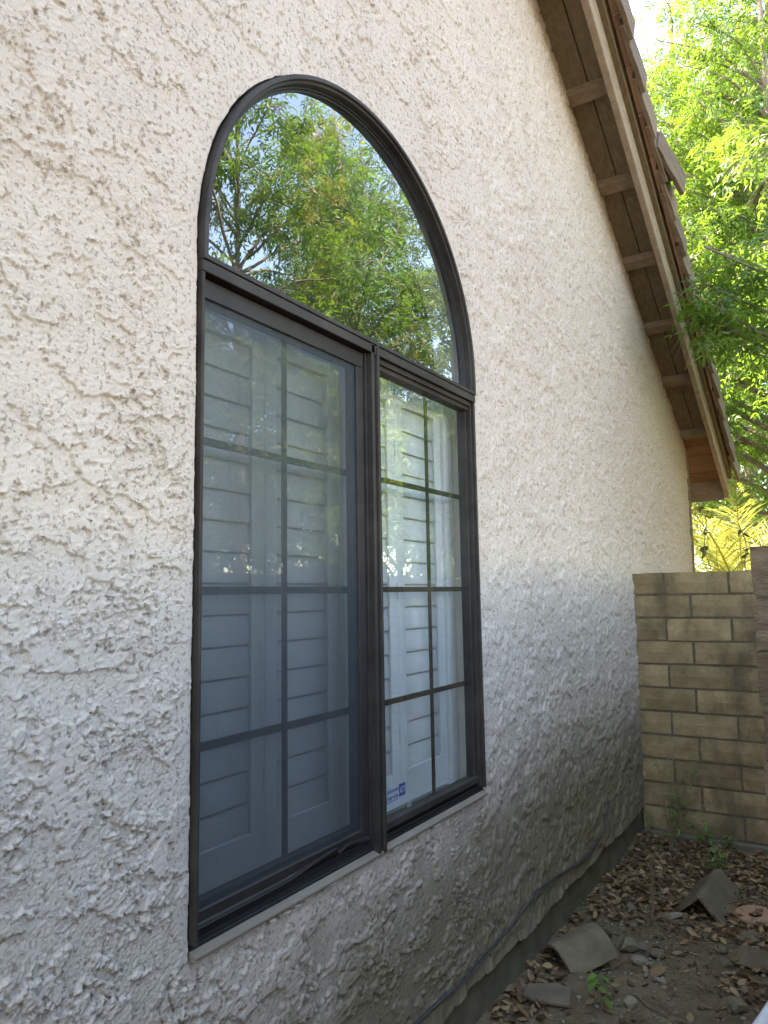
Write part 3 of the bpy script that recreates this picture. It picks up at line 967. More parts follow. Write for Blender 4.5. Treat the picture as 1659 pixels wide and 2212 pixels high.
for i, (a, b) in enumerate(((1.222, 1.5705), (1.5715, 1.9235), (1.9245, 2.282), (2.283, 2.64))):
    sw = 0.052
    mb = MB().box((XS - 0.014, a, 0.862), (XS + 0.014, a + sw, 2.376)).box((XS - 0.014, b - sw, 0.862), (XS + 0.014, b, 2.376))
    mb.box((XS - 0.013, a + sw - 0.001, 0.862), (XS + 0.013, b - sw + 0.001, 0.975)).box((XS - 0.013, a + sw - 0.001, 2.29), (XS + 0.013, b - sw + 0.001, 2.376))
    sh = part('panel', mb.mesh('panel', bevel=0.002), 'shutter_white', sf)
    w = (b - a - 2 * sw - 0.004) / 0.239
    for q in range(16):
        zc = 0.975 + 0.041 + q * 0.0817
        part_at('louver', LV, 'shutter_white', sh, (XS + 0.001, (a + b) / 2, zc), (0, -R(5.0 + (q * 7 + i * 3) % 4 * 0.3), 0), (1, w, 1))
    for zc in (1.10, 1.60, 2.12):
        part('hinge', MB().box((XS + 0.0145, b - 0.006, zc - 0.03), (XS + 0.0165, b - 0.0005, zc + 0.03)).mesh('hinge', bevel=0.0005), 'hinge_metal', sh)

# ------------------------------------------------------------------ cable along the wall base
cb_pts = [(1.3, 0.285), (1.75, 0.268), (2.18, 0.263), (2.476, 0.255), (2.847, 0.267), (3.0, 0.285), (3.143, 0.300), (3.28, 0.295), (3.431, 0.286), (3.66, 0.262), (3.899, 0.244), (4.05, 0.252), (4.166, 0.273), (4.25, 0.31), (4.305, 0.367), (4.32, 0.42)]
def smooth_path(pts, n=6):
    P = [np.array(p, float) for p in pts]
    out = []
    for i in range(len(P) - 1):
        p0 = P[max(i - 1, 0)]; p1 = P[i]; p2 = P[i + 1]; p3 = P[min(i + 2, len(P) - 1)]
        for t in np.linspace(0, 1, n, endpoint=False):
            out.append(0.5 * ((2 * p1) + (-p0 + p2) * t + (2 * p0 - 5 * p1 + 4 * p2 - p3) * t * t + (-p0 + 3 * p1 - 3 * p2 + p3) * t ** 3))
    out.append(P[-1])
    return out
sp = smooth_path(cb_pts)
cable = root('cable', (0.02, 3.0, 0.27), 'grey black twin cable running along the foot of the stucco wall', 'cable')
for dx, dz, rr in ((0.010, 0.0, 0.0033), (0.011, -0.0066, 0.0031), (0.008, 0.0060, 0.0021)):
    tub = MB().tube([(dx + 0.003 * math.sin(p[0] * 9 + dz * 300), p[0], p[1] + dz + 0.002 * math.sin(p[0] * 5 + dz * 900)) for p in sp], rr, 7)
    part('strand', tub.mesh('strand', smooth=True), 'cable_black', cable)

# ================================================================== BLOCK WALLS
def block_mesh(L, H, D, seed):
    """rounded slump block, face bulging, uneven edges"""
    g = np.random.default_rng(seed)
    nx, nz = 5, 3
    mb = MB()
    xs = np.linspace(-L / 2, L / 2, nx); zs = np.linspace(-H / 2, H / 2, nz)
    vv = []
    for i, x in enumerate(xs):
        for j, z in enumerate(zs):
            edge = (i in (0, nx - 1)) or (j in (0, nz - 1))
            y = -D / 2 + (0.007 if edge else g.uniform(-0.002, 0.002))
            vv.append((x + (g.uniform(-.003, .003) if edge else 0), y + g.uniform(-.0015, .0015), z + g.uniform(-.0025, .0025)))
    nb = len(vv)
    ff = [(i * nz + j, (i + 1) * nz + j, (i + 1) * nz + j + 1, i * nz + j + 1) for i in range(nx - 1) for j in range(nz - 1)]
    ring = [i * nz for i in range(nx)] + [(nx - 1) * nz + j for j in range(1, nz)] + [i * nz + nz - 1 for i in range(nx - 2, -1, -1)] + [j for j in range(nz - 2, 0, -1)]
    for r in ring:
        x, y, z = vv[r]
        vv.append((x, D / 2, z))
    n = len(ring)
    ff += [(ring[i], ring[(i + 1) % n], nb + (i + 1) % n, nb + i) for i in range(n)]
    ff.append(tuple(nb + i for i in range(n)))
    mb.add(vv, ff)
    return mb.mesh('block', bevel=0)
YB = 5.182
CH, BL, J = 0.152, 0.395, 0.016
gw = root('garden_wall', (1.0, YB, 0), 'tan slump block wall closing the passage at the far end', 'wall')
part('mortar', MB().box((-0.014, YB + 0.011, 0.036), (1.98, YB + 0.140, 1.700)), 'mortar', gw)
ftm = MB().box((-0.012, YB - 0.035, -0.1), (1.98, YB + 0.18, 0.038)).mesh('footing', bevel=0.006)
part('footing', ftm, 'concrete', gw)
full = [block_mesh(BL - J, CH - J, 0.15, s) for s in range(6)]
half = [block_mesh(0.204 - J, CH - J, 0.15, 20 + s) for s in range(3)]
for r in range(11):
    z = 0.038 + CH * (r + 0.5)
    top = 10 - r
    x = -0.016
    first = True
    while x < 1.95:
        if first and top % 2 == 0:
            w = 0.216; me_ = random.choice(half)
        elif first:
            w = 0.375; me_ = random.choice(full)
        else:
            w = BL; me_ = random.choice(full)
        base = 0.204 if me_ in half else BL
        o = part_at('block', me_, 'slump_block', gw, (x + w / 2, YB + 0.075 + random.uniform(-.003, .003), z + random.uniform(-.0015, .0015)),
                    (random.uniform(-.008, .008), random.uniform(-.004, .004), random.uniform(-.008, .008)), ((w - J) / (base - J), 1, 1))
        x += w; first = False
# near pillar of taller blocks at the right edge
PX, PY, PW = 0.926, 3.20, 0.40
pil = root('block_pillar', (PX + PW / 2, PY + PW / 2, 0), 'rough pinkish block pillar at the right edge before the garden wall', 'pillar')
part('mortar', MB().box((PX + 0.014, PY + 0.014, -0.05), (PX + PW - 0.014, PY + PW - 0.014, 1.745)), 'mortar', pil)
pb = [block_mesh(PW - 0.004, 0.203 - 0.011, PW - 0.004, 40 + s) for s in range(4)]
for r in range(9):
    z = 1.757 - 0.203 * (r + 0.5)
    part_at('block', pb[r % 4], 'pillar_block', pil, (PX + PW / 2 + random.uniform(-.006, .006) + 0.0015 * r, PY + PW / 2 + random.uniform(-.004, .004), z), (0, 0, random.choice((0, math.pi / 2)) * 0 + random.uniform(-.015, .015)), (1, 1, 1))
# property wall opposite the window (seen in the glass)
pw = root('property_wall', (2.08, 3.0, 0), 'long tan block wall opposite the window, reflected in its glass', 'wall')
part('mortar', MB().box((2.012, -3.0, -0.05), (2.188, 11.0, 1.735)), 'mortar', pw)
mb = MB()
for r in range(9):
    z0 = 1.75 - 0.203 * (r + 1)
    y = -3.0 - (0.2 if r % 2 else 0)
    while y < 11.0:
        j = random.uniform(-.003, .003)
        mb.box((2.0 + j, y + 0.006, max(z0 + 0.006, -0.04)), (2.2 + j, y + 0.392, z0 + 0.197))
        y += 0.398
part('block_courses', mb.mesh('block_courses', bevel=0.004), 'slump_block', pw, kind='stuff')

# ================================================================== THINGS ON THE GROUND
def arc_tile(W, L, rise, th, n=12, vshape=False):
    mb = MB()
    outer, inner = [], []
    for i in range(n + 1):
        u = i / n * 2 - 1
        if vshape:
            x = u * W / 2; a = abs(u)
            z = rise * (1 - a) if a > 0.14 else rise * (1 - 0.14) + rise * 0.055 * (1 - (a / 0.14) ** 2)
            nx, nz = (math.copysign(0.72, u) if abs(u) > 0.1 else 0), 0.72
        else:
            ang = u * R(58)
            rad = (W / 2) / math.sin(R(58))
            x = rad * math.sin(ang); z = rad * (math.cos(ang) - math.cos(R(58))) * rise / (rad * (1 - math.cos(R(58))))
            nx, nz = math.sin(ang), math.cos(ang)
        outer.append((x, z)); inner.append((x - nx * th, z - nz * th))
    poly = outer + inner[::-1]
    m_ = 6
    vv = []; ff = []; k = len(poly)
    for s in range(m_ + 1):
        y = -L / 2 + L * s / m_
        for (x, z) in poly:
            vv.append((x + 0.0012 * math.sin(s * 3.1 + x * 90), y, z + 0.0012 * math.sin(s * 2.2 + x * 70)))
    for s in range(m_):
        for j in range(k):
            a = s * k + j; b = s * k + (j + 1) % k
            ff.append((a, b, b + k, a + k))
    for s in (0, m_):
        for j in range(n):
            q = s * k
            ff.append((q + j, q + j + 1, q + k - 2 - j, q + k - 1 - j))
    mb.add(vv, ff)
    return mb.mesh('roof_tile', bevel=0.003)
thing_mesh('barrel_roof_tile', arc_tile(0.235, 0.25, 0.10, 0.016), 'ground_tile', 'rounded grey brown roof tile lying loose near the wall base', 'roof tile', (0.138, 3.315, gz(.14, 3.31) + 0.010), (R(9), R(-3), R(-33)))
thing_mesh('ridge_roof_tile', arc_tile(0.25, 0.39, 0.125, 0.018, 14, True), 'ground_tile', 'brown V shaped ridge tile standing like a tent among dead leaves', 'roof tile', (0.528, 4.22, gz(.53, 4.22) + 0.006), (R(3), R(2), R(-6)))
def slab(pts, th, name):
    n = len(pts)
    mb = MB().add([(x, y, 0) for x, y in pts] + [(x * 0.98, y * 0.98, th) for x, y in pts], [tuple(range(n - 1, -1, -1)), tuple(range(n, 2 * n))] + [(i, (i + 1) % n, n + (i + 1) % n, n + i) for i in range(n)])
    return mb.mesh(name, bevel=0.004)
thing_mesh('flat_tile', slab([(-.105, -.03), (-.06, -.055), (.075, -.06), (.085, .05), (.03, .075), (-.085, .045)], 0.016, 'flat_tile'), 'ground_tile', 'flat broken tile half buried in the dirt, closest to the viewer', 'tile fragment', (0.145, 2.93, gz(.145, 2.93) + 0.004), (R(4), R(3), R(20)))
thing_mesh('tile_shard', slab([(-.07, -.04), (.04, -.05), (.085, -.01), (.06, .04), (-.05, .045)], 0.016, 'tile_shard'), 'ground_tile', 'dark brown tile shard lying just in front of the terracotta disc', 'tile fragment', (0.735, 3.90, gz(.735, 3.9) + 0.006), (R(3), R(-6), R(10)))
thing_mesh('curved_tile_shard', arc_tile(0.20, 0.13, 0.04, 0.014), 'ground_tile', 'wavy curved tile shard at the right edge between stones', 'tile fragment', (0.80, 3.66, gz(.80, 3.66) + 0.004), (R(2), R(5), R(80)))
def lathe(prof, n=28):
    vv = []; ff = []; k = len(prof)
    for i in range(n):
        t = 2 * math.pi * i / n
        vv += [(r * math.cos(t), r * math.sin(t), z) for r, z in prof]
    for i in range(n):
        for j in range(k):
            a = i * k + j; b = i * k + (j + 1) % k
            c = ((i + 1) % n) * k
            ff.append((a, b, c + (j + 1) % k, c + j))
    return MB().add(vv, ff)
disc = lathe([(0.030, 0.004), (0.030, 0.018), (0.036, 0.022), (0.040, 0.020), (0.080, 0.026), (0.090, 0.022), (0.092, 0.014), (0.088, 0.0)])
thing_mesh('terracotta_disc', disc.mesh('terracotta_disc', smooth=True), 'terracotta', 'round terracotta disc with a hole beside the ridge tile', 'clay disc', (0.745, 4.155, gz(.745, 4.155) + 0.005), (R(5), R(-3), 0))
pp = root('pvc_pipe', (0.87, 3.1, 0), 'white plastic pipe end cutting across the bottom right corner', 'pipe')
tb = MB().tube([(0.80, 2.72, 0.034), (0.862, 3.08, 0.034), (0.915, 3.38, 0.036), (0.985, 3.78, 0.036)], 0.024, 16)
part('tube', tb.mesh('tube', smooth=True), 'white_pvc', pp)
part('coupling', MB().tube([(0.955, 3.60, 0.036), (0.968, 3.68, 0.036)], 0.029, 16).mesh('coupling', smooth=True), 'white_pvc', pp)

# rocks
def rock_mesh(seed, angular=0.5):
    g = np.random.default_rng(seed)
    bm = bmesh.new()
    bmesh.ops.create_icosphere(bm, subdivisions=3, radius=0.5)
    pl = [(Vector(g.normal(size=3)).normalized(), g.uniform(0.26, 0.44)) for _ in range(9)]
    for v in bm.verts:
        for nrm, d in pl:
            e = v.co.dot(nrm) - d
            if e > 0:
                v.co -= nrm * e * 0.95
        v.co += v.co.normalized() * float(g.normal() * 0.008)
    me_ = bpy.data.meshes.new('rock'); bm.to_mesh(me_); bm.free()
    return me_
RM = [rock_mesh(s) for s in range(6)]
rocks = [  # x, y, size(x,y,z), pale?, label
    (0.244, 3.455, .075, .065, .065, 0, 'upright grey stone against the right side of the rounded tile'),
    (0.292, 3.535, .125, .10, .070, 0, 'largest grey green stone of the heap beside the rounded tile'),
    (0.352, 3.555, .085, .075, .060, 0, 'pinkish grey stone at the right end of the heap'),
    (0.372, 3.43, .095, .065, .050, 1, 'pale rose stone lying in front of the stone heap'),
    (0.428, 3.52, .095, .060, .060, 0, 'yellowish wedge shaped stone right of the heap'),
    (0.417, 3.415, .035, .03, .028, 1, 'small white stone in front of the rose stone'),
    (0.417, 3.325, .045, .03, .022, 1, 'cluster sized white pebble on bare dirt below the heap'),
    (0.472, 3.31, .075, .04, .022, 1, 'long pale flat stone on bare dirt'),
    (0.418, 3.06, .075, .065, .05, 1, 'white angular stone near the small green sprig'),
    (0.657, 3.69, .085, .065, .05, 0, 'grey pointed stone left of the curved tile shard'),
    (0.69, 3.565, .08, .06, .04, 0, 'bluish grey lump half sunk in dirt'),
    (0.775, 3.225, .10, .085, .06, 0, 'grey boulder beside the white pipe'),
    (0.765, 3.34, .09, .06, .04, 0, 'flat grey stone behind the boulder by the pipe'),
    (0.215, 3.895, .15, .07, .04, 0, 'long grey green stone at the edge of the dead leaves'),
    (0.304, 4.24, .06, .045, .045, 1, 'pale upright stone among dead leaves left of the ridge tile'),
    (0.225, 4.90, .07, .06, .05, 0, 'mossy stone at the foot of the weeds'),
    (0.045, 5.05, .11, .08, .07, 0, 'stone in the corner where foundation meets block wall'),
    (0.43, 5.0, .075, .05, .05, 0, 'brown stone near the foot of the block wall'),
    (0.352, 4.44, .09, .05, .05, 0, 'grey slab of stone just left behind the ridge tile'),
    (0.394, 3.69, .06, .045, .035, 0, 'greenish stone on dirt behind the heap'),
    (0.569, 3.82, .08, .05, .035, 0, 'moss stained stone in front of the ridge tile'),
    (0.396, 3.95, .13, .06, .035, 1, 'pale streaked stone at the left mouth of the ridge tile'),
    (0.445, 3.985, .07, .05, .04, 0, 'rounded stone inside the mouth of the ridge tile'),
    (0.664, 3.96, .05, .035, .03, 1, 'pale stone between ridge tile and terracotta disc'),
    (0.187, 3.62, .05, .045, .06, 0, 'brown upright stone behind the rounded tile'),
    (0.79, 3.78, .09, .035, .016, 1, 'thin pale slab in front of the tile shard'),
]
for i, (x, y, a, b, h, pale, lab) in enumerate(rocks):
    thing_mesh('rock', RM[i % 6].copy(), 'pale_rock' if pale else 'rock', lab, 'rock', (x, y, gz(x, y) + h * 0.28), (random.uniform(-.25, .25), random.uniform(-.25, .25), random.uniform(0, 6.28)), (a * .88, b * .88, h * .88), 'stones lying in the passage')

# gravel and crumbs of earth
def scatter_rocks(n, fn, smin, smax):
    bm = bmesh.new(); bmesh.ops.create_icosphere(bm, subdivisions=1, radius=0.5)
    base = np.array([v.co[:] for v in bm.verts]); fc = np.array([[v.index for v in f.verts] for f in bm.faces]); bm.free()
    V = []; F = []
    for i in range(n):
        x, y = fn()
        s = smin * (smax / smin) ** (random.random() ** 2.2)
        b = base * (1 + rng.normal(0, 0.12, (len(base), 1))) * np.array([s, s * random.uniform(.55, 1), s * random.uniform(.35, .7)])
        a = random.uniform(0, 6.28); c, s_ = math.cos(a), math.sin(a)
        b = b @ np.array([[c, s_, 0], [-s_, c, 0], [0, 0, 1]])
        b += np.array([x, y, gz(x, y) + s * 0.12])
        F.append(fc + len(V) * len(base)); V.append(b)
    return mesh_np('gravel', np.concatenate(V), np.concatenate(F))
def gpos():
    while True:
        x = random.uniform(-0.01, 1.0); y = random.uniform(2.2, 5.1)
        if random.random() < 0.35 + 0.65 * math.exp(-((x - .38) / .25) ** 2 - ((y - 3.6) / .5) ** 2):
            return x, y
thing_mesh('gravel', scatter_rocks(1500, gpos, 0.005, 0.03), 'gravel', 'loose gravel and crumbs of earth on the passage floor', 'gravel', kind='stuff')

# dead leaves
def leaf_shape(n=4):
    """one curled dry leaf in unit length, 2 x n quads"""
    us = np.linspace(0, 1, n + 1)
    return us
def dry_leaves(n, fn, lmin=0.035, lmax=0.075):
    us = np.array([0, .25, .55, .82, 1.0]); wd = np.array([0.0, .20, .24, .13, 0.0])
    V = []; F = []
    nv = 15
    fc = []
    for i in range(4):
        for j in range(2):
            a = i * 3 + j
            fc.append((a, a + 3, a + 4, a + 1))
    fc = np.array(fc)
    for i in range(n):
        x, y, z, = fn()
        L = random.uniform(lmin, lmax); wk = random.uniform(.75, 1.25)
        curl = random.uniform(-.25, .45); fold = random.uniform(-.1, .55); tw = random.uniform(-.5, .5)
        P = []
        for u, w in zip(us, wd):
            for s in (-1, 0, 1):
                P.append((u - .5, s * w * wk, curl * (u - .5) ** 2 * 1.6 + abs(s) * w * fold + s * w * tw * (u - .5)))
        P = np.array(P) * L
        e = Matrix.Rotation(random.uniform(0, 6.28), 3, 'Z') @ Matrix.Rotation(random.gauss(0, .32), 3, 'X') @ Matrix.Rotation(random.gauss(0, .28), 3, 'Y')
        if random.random() < .35:
            e = e @ Matrix.Rotation(math.pi, 3, 'X')
        P = P @ np.array(e).T
        P[:, 2] -= P[:, 2].min()
        P += np.array([x, y, z])
        F.append(fc + nv * len(V)); V.append(P)
    return mesh_np('dead_leaves', np.concatenate(V), np.concatenate(F), True)
def lpos():
    while True:
        x = random.uniform(0.0, 1.15); y = random.uniform(2.0, 5.12)
        d = 0.10
        if y > 3.95: d = 1.0
        elif y > 3.75: d = 0.55
        if x < 0.10 + 0.05 * math.sin(y * 7) and y > 2.5: d = max(d, 0.8)
        if x > 0.70 and 3.3 < y < 3.62: d = max(d, 0.55)
        if x > 0.62 and y > 3.9: d = 1.0
        if random.random() < d:
            return x, y, gz(x, y) + 0.002 + random.random() ** 2 * 0.022 * (d > .5)
thing_mesh('dead_leaves', dry_leaves(4200, lpos, 0.020, 0.055), 'leaf_dry', 'thick litter of curled brown leaves over the far passage floor', 'leaf litter', kind='stuff')

for i, (x, y, l, a, lab) in enumerate([(0.14, 3.06, 0.10, 0.2, 'large dry leaf just below the rounded tile'), (0.05, 2.92, 0.085, 2.2, 'dry leaf leaning at the foundation near the flat tile'), (0.46, 3.36, 0.085, 2.6, 'long tan leaf on bare dirt by the white pebble'),
                                       (0.79, 3.47, 0.10, 1.0, 'orange brown leaf at the right edge'), (0.55, 3.22, 0.06, .4, 'round tan leaf alone on bare dirt'), (0.10, 2.77, 0.085, .9, 'curled leaf nearest the bottom of the foundation')]):
    m1 = dry_leaves(1, lambda: (0, 0, 0), l, l)
    thing_mesh('dead_leaf', m1, 'leaf_dry', lab, 'dead leaf', (x, y, gz(x, y) + 0.004), (0, 0, a), group='single fallen leaves')

# twigs
for i, (p, lab) in enumerate([([(0.42, 3.13, .012), (.55, 3.05, .016), (.66, 3.06, .012), (.76, 3.0, .014)], 'long thin twig lying on dirt near the viewer'),
                              ([(0.25, 3.28, .01), (.32, 3.40, .035), (.37, 3.49, .045)], 'short twig leaning on the stone heap'),
                              ([(0.66, 3.36, .012), (.72, 3.42, .018), (.80, 3.43, .014), (.86, 3.50, .016)], 'twig among leaves left of the white pipe'),
                              ([(0.47, 3.72, .012), (.56, 3.73, .016), (.66, 3.77, .012)], 'twig lying in front of the ridge tile')]):
    q = smooth_path(p, 5)
    q = [(a[0], a[1], gz(a[0], a[1]) + a[2] * 0.6) for a in q]
    thing_mesh('twig', MB().tube(q, list(np.linspace(.0035, .0015, len(q))), 5), 'twig', lab, 'twig', group='twigs on the ground')

# ================================================================== PLANTS
def leaflet(L, W, fold=0.25, droop=0.12):
    """6 vertex lanceolate leaflet along +x, 4 triangles; returns verts, tris"""
    v = np.array([(0, 0, 0), (.32, .5 * W / L, fold * .5 * W / L), (.68, .40 * W / L, fold * .4 * W / L - droop * .35), (1, 0, -droop),
                  (.68, -.40 * W / L, fold * .4 * W / L - droop * .35), (.32, -.5 * W / L, fold * .5 * W / L)]) * L
    f = np.array([(0, 1, 5), (1, 2, 5), (5, 2, 4), (2, 3, 4)])
    return v, f
def spray_template(seed, pairs=4, length=0.17, L=0.075, W=0.019, far=False):
    """pinnate leaf: rachis along +x with drooping leaflets"""
    g = np.random.default_rng(seed)
    V = []; F = []; k = 0
    lv, lf = leaflet(L, W)
    if far:
        lv = lv[[0, 1, 3, 5]]; lf = np.array([(0, 1, 3), (1, 2, 3)])
    nl = len(lv)
    def put(x, ang, s, z):
        nonlocal k
        a = np.array(Matrix.Rotation(ang, 3, 'Z') @ Matrix.Rotation(g.uniform(-.5, .5), 3, 'X') @ Matrix.Rotation(g.uniform(0.0, .55), 3, 'Y'))
        V.append((lv * s) @ a.T + np.array([x, 0, z])); F.append(lf + k); k += nl
    for i in range(pairs):
        u = 0.2 + 0.75 * i / max(1, pairs - 1)
        z = -0.22 * length * u * u
        for s in (-1, 1):
            put(length * u, s * g.uniform(.7, 1.2), g.uniform(.75, 1.1), z)
    put(length, 0, 1.1, -0.22 * length)
    # rachis sliver
    V.append(np.array([(0, -.0012, 0), (0, .0012, 0), (length, 0, -0.22 * length)])); F.append(np.array([(0, 1, 2)]) + k)
    return np.concatenate(V), np.concatenate(F)
SPR = [spray_template(s, 3, 0.15, 0.078, 0.020) for s in range(5)]
SPR_FAR = [spray_template(s, 3, 0.15, 0.08, 0.022, True) for s in range(5)]
def rot_mats(az, el, rl):
    """x axis points along (az, el), rolled by rl ; arrays"""
    ca, sa, ce, se, cr, sr = np.cos(az), np.sin(az), np.cos(el), np.sin(el), np.cos(rl), np.sin(rl)
    X = np.stack([ce * ca, ce * sa, se], -1)
    Yv = np.stack([-sa, ca, 0 * sa], -1)
    Z = np.cross(X, Yv)
    Y2 = Yv * cr[:, None] + Z * sr[:, None]
    Z2 = -Yv * sr[:, None] + Z * cr[:, None]
    return np.stack([X, Y2, Z2], -1)           # columns
def place_sprays(P, az, el, rl, sc, tmpl=SPR):
    Vs_, Fs_ = [], []; k = 0
    M = rot_mats(az, el, rl)
    idx = rng.integers(0, len(tmpl), len(P))
    for t in range(len(tmpl)):
        s = np.nonzero(idx == t)[0]
        if not len(s): continue
        v, f = tmpl[t]
        W_ = np.einsum('nij,vj->nvi', M[s] * sc[s, None, None], v) + P[s][:, None, :]
        Vs_.append(W_.reshape(-1, 3))
        Fs_.append((f[None] + (np.arange(len(s)) * len(v))[:, None, None]).reshape(-1, 3) + k)
        k += len(s) * len(v)
    return np.concatenate(Vs_), np.concatenate(Fs_)

def blocked(P):
    """points that would stand inside the house, the roof edge or the passage in front of the wall"""
    x, y, z = P[:, 0], P[:, 1], P[:, 2]
    rz = 6.765 - 0.516 * np.maximum(y, 2 * YR - y)
    house_in = (x < 0.42) & (y < 8.15) & (z < rz + 0.35)
    passage = (x < 1.95) & (y < 4.75)
    return house_in | passage | (z < 0.05)

def make_tree(name, label, base, height, lean, clumps, n_spray, spray_scale, leafmat, clump_r=0.55, trunk_r=0.09, yellow=0, drop=0.35, group='trees around the passage'):
    """clumps: list of (x,y,z) clump centres in world space; each is joined to the trunk by a limb"""
    bx, by = base
    t = root(name, (bx, by, 0), label, 'tree', group)
    top = Vector((bx + lean[0], by + lean[1], height))
    path = []
    ns = 9
    ph = random.uniform(0, 6)
    for i in range(ns + 1):
        u = i / ns
        path.append(Vector((bx + lean[0] * u ** 1.4 + 0.06 * math.sin(u * 5 + ph), by + lean[1] * u ** 1.4 + 0.06 * math.cos(u * 4 + ph), -0.05 + (height + 0.05) * u)))
    tr = MB().tube(path, [trunk_r * (1 - 0.82 * i / ns) for i in range(ns + 1)], 8)
    part('trunk', tr.mesh('trunk', smooth=True), 'bark', t)
    br = MB(); P = []; AZ = []
    for c in clumps:
        c = Vector(c)
        # leave the trunk below the clump
        u = max(0.15, min(0.92, (c.z - 0.9 * (Vector((c.x, c.y, 0)) - Vector((bx, by, 0))).length * 0.55) / height))
        i0 = min(ns - 1, int(u * ns)); fr = u * ns - i0
        s = path[i0].lerp(path[i0 + 1], fr)
        mid = s.lerp(c, 0.5) + Vector((random.uniform(-.15, .15), random.uniform(-.15, .15), 0.18))
        r0 = trunk_r * (1 - 0.82 * u) * 0.55
        q = [Vector(p) for p in smooth_path([s, mid, c], 4)]
        br.tube(q, list(np.linspace(r0, 0.006, len(q))), 5, cap=False)
        # twigs fan out of the limb and carry the sprays
        nt_ = 7
        for k in range(nt_):
            st = q[random.randint(len(q) // 2, len(q) - 1)]
            d = Vector((random.gauss(0, 1), random.gauss(0, 1), random.gauss(0.1, .7))).normalized()
            ln = clump_r * random.uniform(.55, 1.25)
            e = st + d * ln + Vector((0, 0, -drop * ln * random.random()))
            tw = [st, st.lerp(e, .5) + Vector((0, 0, .06)), e]
            br.tube(tw, [0.006, 0.004, 0.002], 3, cap=False)
            m_ = n_spray // nt_
            for _ in range(m_):
                f = random.random() ** 0.7
                p = st.lerp(e, f) + Vector((random.gauss(0, .07), random.gauss(0, .07), random.gauss(0, .06)))
                P.append(p[:]); AZ.append(math.atan2(d.y, d.x) + random.gauss(0, 1.0))
    part('branches', br.mesh('branches', smooth=True, fixn=False), 'bark', t)
    P = np.array(P); AZ = np.array(AZ)
    ok = ~blocked(P)
    P, AZ = P[ok], AZ[ok]
    n_ = len(P)
    V, F = place_sprays(P, AZ, rng.normal(-0.35, 0.4, n_), rng.normal(0, .6, n_), spray_scale * rng.uniform(.75, 1.25, n_), SPR_FAR if spray_scale > 0.86 else SPR)
    part('crown', mesh_np('crown', V, F), leafmat, t, kind='stuff')
    if yellow:
        V = []; F = []; k = 0
        YS = [spray_template(90 + s, 5, 0.10, 0.045, 0.008) for s in range(3)]
        PP = []
        for c in random.sample(list(clumps), min(yellow, len(clumps))):
            for _ in range(60):
                PP.append((c[0] + random.gauss(0, .14), c[1] + random.gauss(0, .14), c[2] + random.gauss(0, .12)))
        PP = np.array(PP); PP = PP[~blocked(PP)]
        n_ = len(PP)
        if n_:
            V, F = place_sprays(PP, rng.uniform(0, 6.28, n_), rng.normal(-1.0, .3, n_), rng.uniform(-3, 3, n_), rng.uniform(.7, 1.2, n_), YS)
            part('seed_clusters', mesh_np('seed_clusters', V, F), 'leaf_yellow', t, kind='stuff')
    return t

def cloud(cx, cy, cz, rx, ry, rz, n, keep=None, mind=0.42):
    out = []
    tries = 0
    while len(out) < n and tries < 6000:
        tries += 1
        v = Vector((random.gauss(0, 1), random.gauss(0, 1), random.gauss(0, 1))).normalized() * random.random() ** 0.4
        p = (cx + v.x * rx, cy + v.y * ry, cz + v.z * rz)
        if keep and not keep(p): continue
        if any((p[0] - q[0]) ** 2 + (p[1] - q[1]) ** 2 + (p[2] - q[2]) ** 2 < mind ** 2 for q in out): continue
        out.append(p)
    return out

# trees behind the property wall, mirrored in the glass
make_tree('ash_tree', 'green ash tree mirrored in the left half of the arch', (3.3, 4.9), 6.6, (0.2, .2), cloud(3.3, 4.6, 5.0, 1.0, 1.4, 3.0, 44), 105, 0.85, 'leaf_ash', 0.52, 0.07, 5)
make_tree('ash_tree', 'green ash tree mirrored in the middle of the arch', (3.8, 6.9), 4.9, (-.2, .2), cloud(3.6, 6.8, 4.9, 1.1, 1.2, 2.9, 40), 105, 0.85, 'leaf_deep', 0.55, 0.08, 6)
make_tree('ash_tree', 'leafy ash tree mirrored in the right window light', (3.2, 9.3), 6.6, (-.2, 0), cloud(3.2, 9.2, 4.8, 1.1, 1.2, 3.0, 38), 112, 0.88, 'leaf_ash', 0.56, 0.08, 4)
make_tree('ash_tree', 'high ash crown mirrored at the top right of the arch', (4.3, 8.3), 6.8, (0, 0), cloud(4.1, 8.4, 6.4, 1.2, 1.9, 2.8, 44), 98, 0.95, 'leaf_ash', 0.6, 0.09, 4)
make_tree('backdrop_tree', 'dark green tree farthest back in the window reflection', (6.4, 9.5), 8.4, (0, 0), cloud(6.2, 9.3, 4.4, 1.5, 2.6, 2.8, 36), 63, 1.6, 'leaf_deep', 0.85, 0.12)
make_tree('backdrop_tree', 'dark bushy tree low behind the wall in the reflection', (5.2, 6.4), 5.6, (0, 0), cloud(5.2, 6.5, 3.4, 1.2, 2.0, 1.8, 26), 63, 1.5, 'leaf_deep', 0.8, 0.10)
for i, (x, y, lab) in enumerate(((2.9, 6.0, 'leafy shrub over the wall mirrored in the left window light'), (2.9, 8.2, 'leafy shrub over the wall mirrored beside the centre post'), (3.0, 10.6, 'leafy shrub over the wall mirrored at the right jamb'))):
    make_tree('tall_shrub', lab, (x, y), 3.4, (0, 0), cloud(x, y, 2.9, 0.5, 1.3, 1.3, 32, None, 0.3), 77, 0.9, 'leaf_ash_lit', 0.42, 0.03, 0, 0.4, 'shrubs behind the property wall')
make_tree('backdrop_tree', 'broad dark bush behind the shrubs at the right of the reflection', (6.2, 12.6), 5.0, (0, 0), cloud(6.0, 12.8, 3.4, 1.6, 2.6, 2.0, 30), 63, 1.6, 'leaf_deep', 0.85, 0.1)
